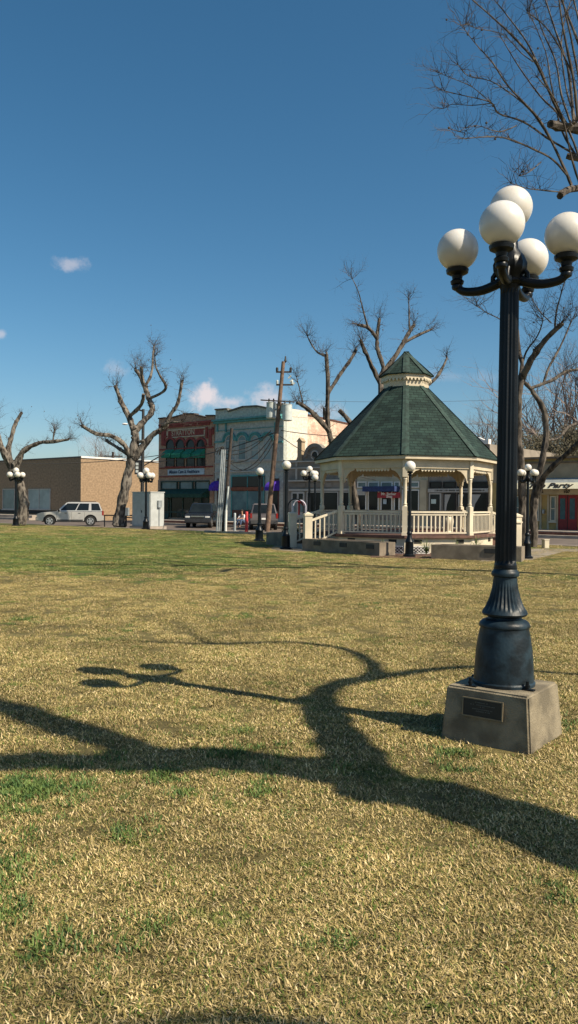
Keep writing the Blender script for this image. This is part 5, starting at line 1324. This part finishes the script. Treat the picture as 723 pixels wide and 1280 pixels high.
# ------------------------------------------------------------------ vehicles
def vehicle(label, loc, rz, paint, kind='suv', lower=None, name='parked_car', cat='car'):
    """x forward, y left. kind suv / pickup"""
    t = thing(name, label, cat, loc, rz); hw = .92 if kind == 'suv' else .98; s = 1.0
    Lf, Lr = 2.36, -2.36; r = .375; wx = (1.46, -1.42)
    if kind == 'pickup': Lf, Lr = 2.85, -2.85; r = .42; wx = (1.9, -1.75)
    belt = 1.06 if kind == 'suv' else 1.22; hood = 1.02 if kind == 'suv' else 1.2; z0 = .36 if kind == 'suv' else .45; roof = 1.76 if kind == 'suv' else 1.92
    def arc(cx, rev=False):
        R_ = r + .09; pts = [(cx + R_ * math.cos(a), .06 + r * .85 + R_ * math.sin(a)) for a in [math.pi * i / 10 for i in range(11)]]
        pts = [(x, max(z, z0)) for x, z in pts]; return pts
    poly = [(Lr + .06, z0 + .05), (Lr, .75), (Lr + .03, belt)]
    cowl = (1.02 if kind == 'suv' else 1.0)
    poly += [(cowl, belt + .0), (Lf - .30, hood - .04), (Lf - .05, hood - .12), (Lf, .72), (Lf - .05, z0 + .05)]
    poly += [(wx[0] + r + .12, z0)] + arc(wx[0]) + [(wx[0] - r - .12, z0), (wx[1] + r + .12, z0)] + arc(wx[1]) + [(wx[1] - r - .12, z0)]
    bd = MB().prism(poly, -hw, hw).build('body', paint, t, bevel=.045, smooth=True)
    MB().box(Lr + .3, Lf - .35, -hw + .25, hw - .25, z0 - .06, belt - .15).build('underbody', plastic, t)
    # cabin
    if kind == 'suv': bb = [(Lr + .05, cowl - .02)]; tt = [(Lr + .32, .28)]
    x0b, x1b = (Lr + .06, cowl - .03) if kind == 'suv' else (-.72, cowl - .05)
    x0t, x1t = (Lr + .33, .22) if kind == 'suv' else (-.55, .25)
    yb, yt = hw - .05, hw - .22
    cab_ = MB(); cab_.add([(x0b, -yb, belt - .005), (x1b, -yb, belt - .005), (x1b, yb, belt - .005), (x0b, yb, belt - .005), (x0t, -yt, roof), (x1t, -yt, roof), (x1t, yt, roof), (x0t, yt, roof)],
                         [(0, 3, 2, 1), (4, 5, 6, 7), (0, 1, 5, 4), (1, 2, 6, 5), (2, 3, 7, 6), (3, 0, 4, 7)])
    cab_.build('cabin', paint, t, bevel=.05, smooth=True)
    def lerp(a, b_, k): return a + (b_ - a) * k
    def sidewin(u0, u1, sgn, v0=.14, v1=.86, slope0=0, slope1=0):
        vs = []
        for (u, v) in ((u0, v0), (u1, v0), (u1 + slope1, v1), (u0 + slope0, v1)):
            zz = lerp(belt, roof, v); xl = lerp(x0b, x0t, v); xr = lerp(x1b, x1t, v); xx = lerp(xl, xr, u); yy = lerp(yb, yt, v) * sgn
            vs.append(Vector((xx, yy + sgn * .008, zz)))
        n_ = Vector((0, sgn * .012, 0)); m_ = MB(); m_.add(vs + [v - n_ * 2 for v in vs], [(0, 1, 2, 3) if sgn < 0 else (3, 2, 1, 0), (7, 6, 5, 4) if sgn < 0 else (4, 5, 6, 7), (0, 4, 5, 1), (1, 5, 6, 2), (2, 6, 7, 3), (3, 7, 4, 0)])
        m_.build('window', glass, t)
    wins = ((.03, .245), (.31, .585), (.61, .95)) if kind == 'suv' else ((.08, .48), (.54, .93))
    for sgn in (1, -1):
        for u0, u1 in wins: sidewin(u0, u1, sgn)
    for (xb_, xt_, sg_, nm) in ((x1b, x1t, 1, 'windscreen'), (x0b, x0t, -1, 'rear_window')):
        vs = []
        for (y_, v) in ((-1, .1), (1, .1), (1, .9), (-1, .9)):
            vs.append(Vector((lerp(xb_, xt_, v) + sg_ * .010, y_ * lerp(yb, yt, v) * .9, lerp(belt, roof, v))))
        m_ = MB(); m_.add(vs + [v - Vector((sg_ * .03, 0, 0)) for v in vs], [(0, 1, 2, 3), (7, 6, 5, 4), (0, 4, 5, 1), (1, 5, 6, 2), (2, 6, 7, 3), (3, 7, 4, 0)]); m_.build(nm, glass, t)
    for x_ in wx:
        for sgn in (1, -1):
            Mw = Matrix.Translation((x_, sgn * (hw - .12), r)) @ Matrix.Rotation(R(90), 4, 'X')
            wo = MB().lathe([(r * .6, -.11), (r * .95, -.11), (r, -.08), (r, .08), (r * .95, .11), (r * .6, .11)], n=24, M=Mw).build('wheel', rubber, t, smooth=True)
            rm = MB(); Mr = Matrix.Translation((x_, sgn * (hw - .02), r)) @ Matrix.Rotation(R(90), 4, 'X')
            rm.lathe([(r * .14, -.02), (r * .14, .02)], n=10, M=Mr)
            for i in range(5):
                a = 2 * math.pi * i / 5; Ms = Mr @ Matrix.Rotation(a, 4, 'Z'); rm.box(r * .1, r * .6, -.045, .045, -.012, .012, Ms)
            for i in range(20):
                a = 2 * math.pi * i / 20; Ms = Mr @ Matrix.Rotation(a, 4, 'Z'); rm.box(r * .54, r * .64, -r * .105, r * .105, -.015, .015, Ms)
            rm.build('rim', alloy, wo)
    lowm = lower or plastic
    MB().box(Lf - .10, Lf + .07, -hw + .02, hw - .02, z0 + .02, .66).build('bumper', lowm if kind == 'suv' else chrome, t, bevel=.03)
    MB().box(Lr - .09, Lr + .1, -hw + .02, hw - .02, z0 + .04, .66).build('bumper', lowm if kind == 'suv' else chrome, t, bevel=.03)
    gr_ = MB().box(Lf - .09, Lf + .012, -.48, .48, .68, hood - .14).build('grille', plastic, t, bevel=.01)
    gm = MB(); gm.box(Lf + .0125, Lf + .03, -.47, .47, .79, .83); gm.box(Lf + .0125, Lf + .028, -.47, .47, hood - .19, hood - .16); gm.build('trim', chrome, gr_)
    for sgn in (1, -1):
        MB().box(Lf - .16, Lf + .008, sgn * .70 - .17, sgn * .70 + .17, .72, hood - .17).build('headlight', clearlens, t, bevel=.02)
        MB().box(Lr - .012, Lr + .13, sgn * (hw - .065) - .07, sgn * (hw - .065) + .07, .78, belt - .03 if kind == 'pickup' else belt + .06).build('tail_light', redlens, t, bevel=.015)
        MB().box(cowl - .28, cowl - .14, sgn * (hw + .09) - .1, sgn * (hw + .09) + .1, belt - .0, belt + .16).build('mirror', plastic, t, bevel=.02)
        for x_ in ((.35, -.62) if kind == 'suv' else (.25,)): MB().box(x_ - .1, x_ + .06, sgn * (hw + .012) - .012, sgn * (hw + .012) + .012, .93, .97).build('door_handle', plastic, t)
        # door seams and sill
        sm_ = MB()
        for x_ in ((.98, -.08, -1.0) if kind == 'suv' else (1.0, -.62)): sm_.box(x_ - .006, x_ + .006, sgn * hw - .001 * sgn - .003, sgn * hw + .0035, .5, belt - .04)
        sm_.box(wx[1] + r + .15, wx[0] - r - .15, sgn * (hw + .004) - .006, sgn * (hw + .004) + .006, z0 + .03, z0 + .12); sm_.build('door_seam', plastic, t)
        if kind == 'suv': MB().tube([(x0t + .2, sgn * (yt - .08), roof + .05), (x1t - .15, sgn * (yt - .08), roof + .05)], .022, 6).build('roof_rail', plastic, t)
    MB().box(Lr - .1, Lr - .092, -.16, .16, .70, .82).build('number_plate', white_p, t)
    if kind == 'pickup': MB().box(Lr + .12, -.86, -hw + .12, hw - .12, belt + .001, belt + .012).build('bed', plastic, t)
    return t
mat('dark_chrome', (.03, .032, .036), .4, .2, 5, metal=.2)
vd = 59.3; vehicle('silver sport utility car with dark windows on road in front of the tan building', (XA(88.5, vd), vd, RD), R(180 + 14), silver, 'suv', mat('pewter_bumper', (.30, .29, .27), .5, .05, 4))
vd = 58.5; vehicle('dark blue sport utility car parked facing the camera before the oxblood trimmed shop', (XA(253, vd), vd, RD), R(-92), darkpaint, 'suv', MATS['dark_chrome'])
vd = 55.2; vehicle('grey sport utility car seen from the rear beyond the tall leaning utility pole', (XA(328.5, vd), vd, RD), R(90 + 4), mat('bronze_silver_paint', (.17, .15, .15), .35, .05, 3, metal=.4), 'suv', mat('dark_bumper', (.05, .05, .05), .5, .1, 3))

# ------------------------------------------------------------------ seated person on the kerb step
s_p = on_line(298.3, CURB0); P0 = pt(CURB0, s_p, .15, .06)
per = bpy.data.objects.new('person', None)
def skinned(name, nodes, edges, mt, parent, lv=2):
    me = bpy.data.meshes.new(name); me.from_pydata([n_[:3] for n_ in nodes], edges, []); me.update(); o = bpy.data.objects.new(name, me); COL.objects.link(o)
    md = o.modifiers.new('s', 'SKIN'); sv_ = me.skin_vertices[0].data
    for i, n_ in enumerate(nodes): sv_[i].radius = (n_[3], n_[4] if len(n_) > 4 else n_[3])
    sv_[0].use_root = True; sd = o.modifiers.new('d', 'SUBSURF'); sd.levels = lv; sd.render_levels = lv
    dg = bpy.context.evaluated_depsgraph_get(); m2 = bpy.data.meshes.new_from_object(o.evaluated_get(dg)); bpy.data.objects.remove(o)
    m2.name = name; m2.materials.clear(); m2.materials.append(mt); m2.polygons.foreach_set('use_smooth', [True] * len(m2.polygons))
    o = bpy.data.objects.new(name, m2); COL.objects.link(o); o.parent = parent; return o
# local: -y faces the street; seat height .21 above P0 (top of sidewalk)
per = thing('person', 'person in white shirt and blue jeans sitting on the kerb steps', 'person', P0, YAW + .15)
H_ = .30
nodes = [(0, .38, H_, .15, .11), (0, .36, H_ + .2, .13, .10), (0, .32, H_ + .40, .16, .10), (0, .30, H_ + .50, .06), (0, .27, H_ + .58, .055), (0, .25, H_ + .70, .10, .10), (0, .25, H_ + .79, .08),
         (.19, .31, H_ + .44, .055), (.25, .20, H_ + .22, .042), (.14, -.02, H_ + .20, .035), (.10, -.08, H_ + .19, .035),
         (-.19, .31, H_ + .44, .055), (-.26, .20, H_ + .22, .042), (-.14, -.02, H_ + .20, .035), (-.10, -.08, H_ + .19, .035),
         (.10, .34, H_ - .01, .10), (.15, -.04, H_ + .10, .075), (.14, -.14, -.02, .05), (.14, -.16, -.1, .045), (.15, -.30, -.12, .045),
         (-.10, .34, H_ - .01, .10), (-.15, -.04, H_ + .10, .075), (-.14, -.10, -.02, .05), (-.14, -.12, -.1, .045), (-.15, -.26, -.12, .045)]
ed = [(0, 1), (1, 2), (2, 3), (3, 4), (4, 5), (5, 6), (2, 7), (7, 8), (8, 9), (9, 10), (2, 11), (11, 12), (12, 13), (13, 14), (0, 15), (15, 16), (16, 17), (17, 18), (18, 19), (0, 20), (20, 21), (21, 22), (22, 23), (23, 24)]
skinned('body', nodes, ed, skin, per)
def grow(idx, k): return [tuple(list(nodes[i][:3]) + [q * k + .006 for q in nodes[i][3:]]) for i in idx]
ix = [0, 1, 2, 7, 8, 11, 12]; skinned('shirt', grow(ix, 1.14), [(0, 1), (1, 2), (2, 3), (3, 4), (2, 5), (5, 6)], shirtm, per)
ix = [0, 15, 16, 17, 20, 21, 22]; skinned('trousers', grow(ix, 1.16), [(0, 1), (1, 2), (2, 3), (0, 4), (4, 5), (5, 6)], jeans, per)
hm = MB(); hm.ball((0, .275, H_ + .765), .112, 14, 10, .85); hm.build('hair', hairm, per, smooth=True)
fm = MB(); fm.ball((.035, .148, H_ + .72), .012, 6, 4); fm.ball((-.035, .148, H_ + .72), .012, 6, 4); fm.build('eyes', hairm, per)
for sgn in (1, -1):
    hb = MB()
    for i in range(4): hb.tube([(sgn * (.085 + .02 * i), -.08, H_ + .19), (sgn * (.08 + .02 * i), -.14, H_ + .175), (sgn * (.08 + .018 * i), -.165, H_ + .14)], [.011, .010, .007], 5)
    hb.tube([(sgn * .085, -.06, H_ + .20), (sgn * .05, -.10, H_ + .20)], [.012, .008], 5); hb.build('fingers', skin, per, smooth=True)
for sgn in (1, -1): 
    m_ = MB(); m_.ball((sgn * .145, -.25 if sgn > 0 else -.21, -.115), .055, 10, 6, .7); m_.ball((sgn * .15, -.33 if sgn > 0 else -.29, -.125), .05, 10, 6, .6); m_.build('shoe', plastic, per, smooth=True)
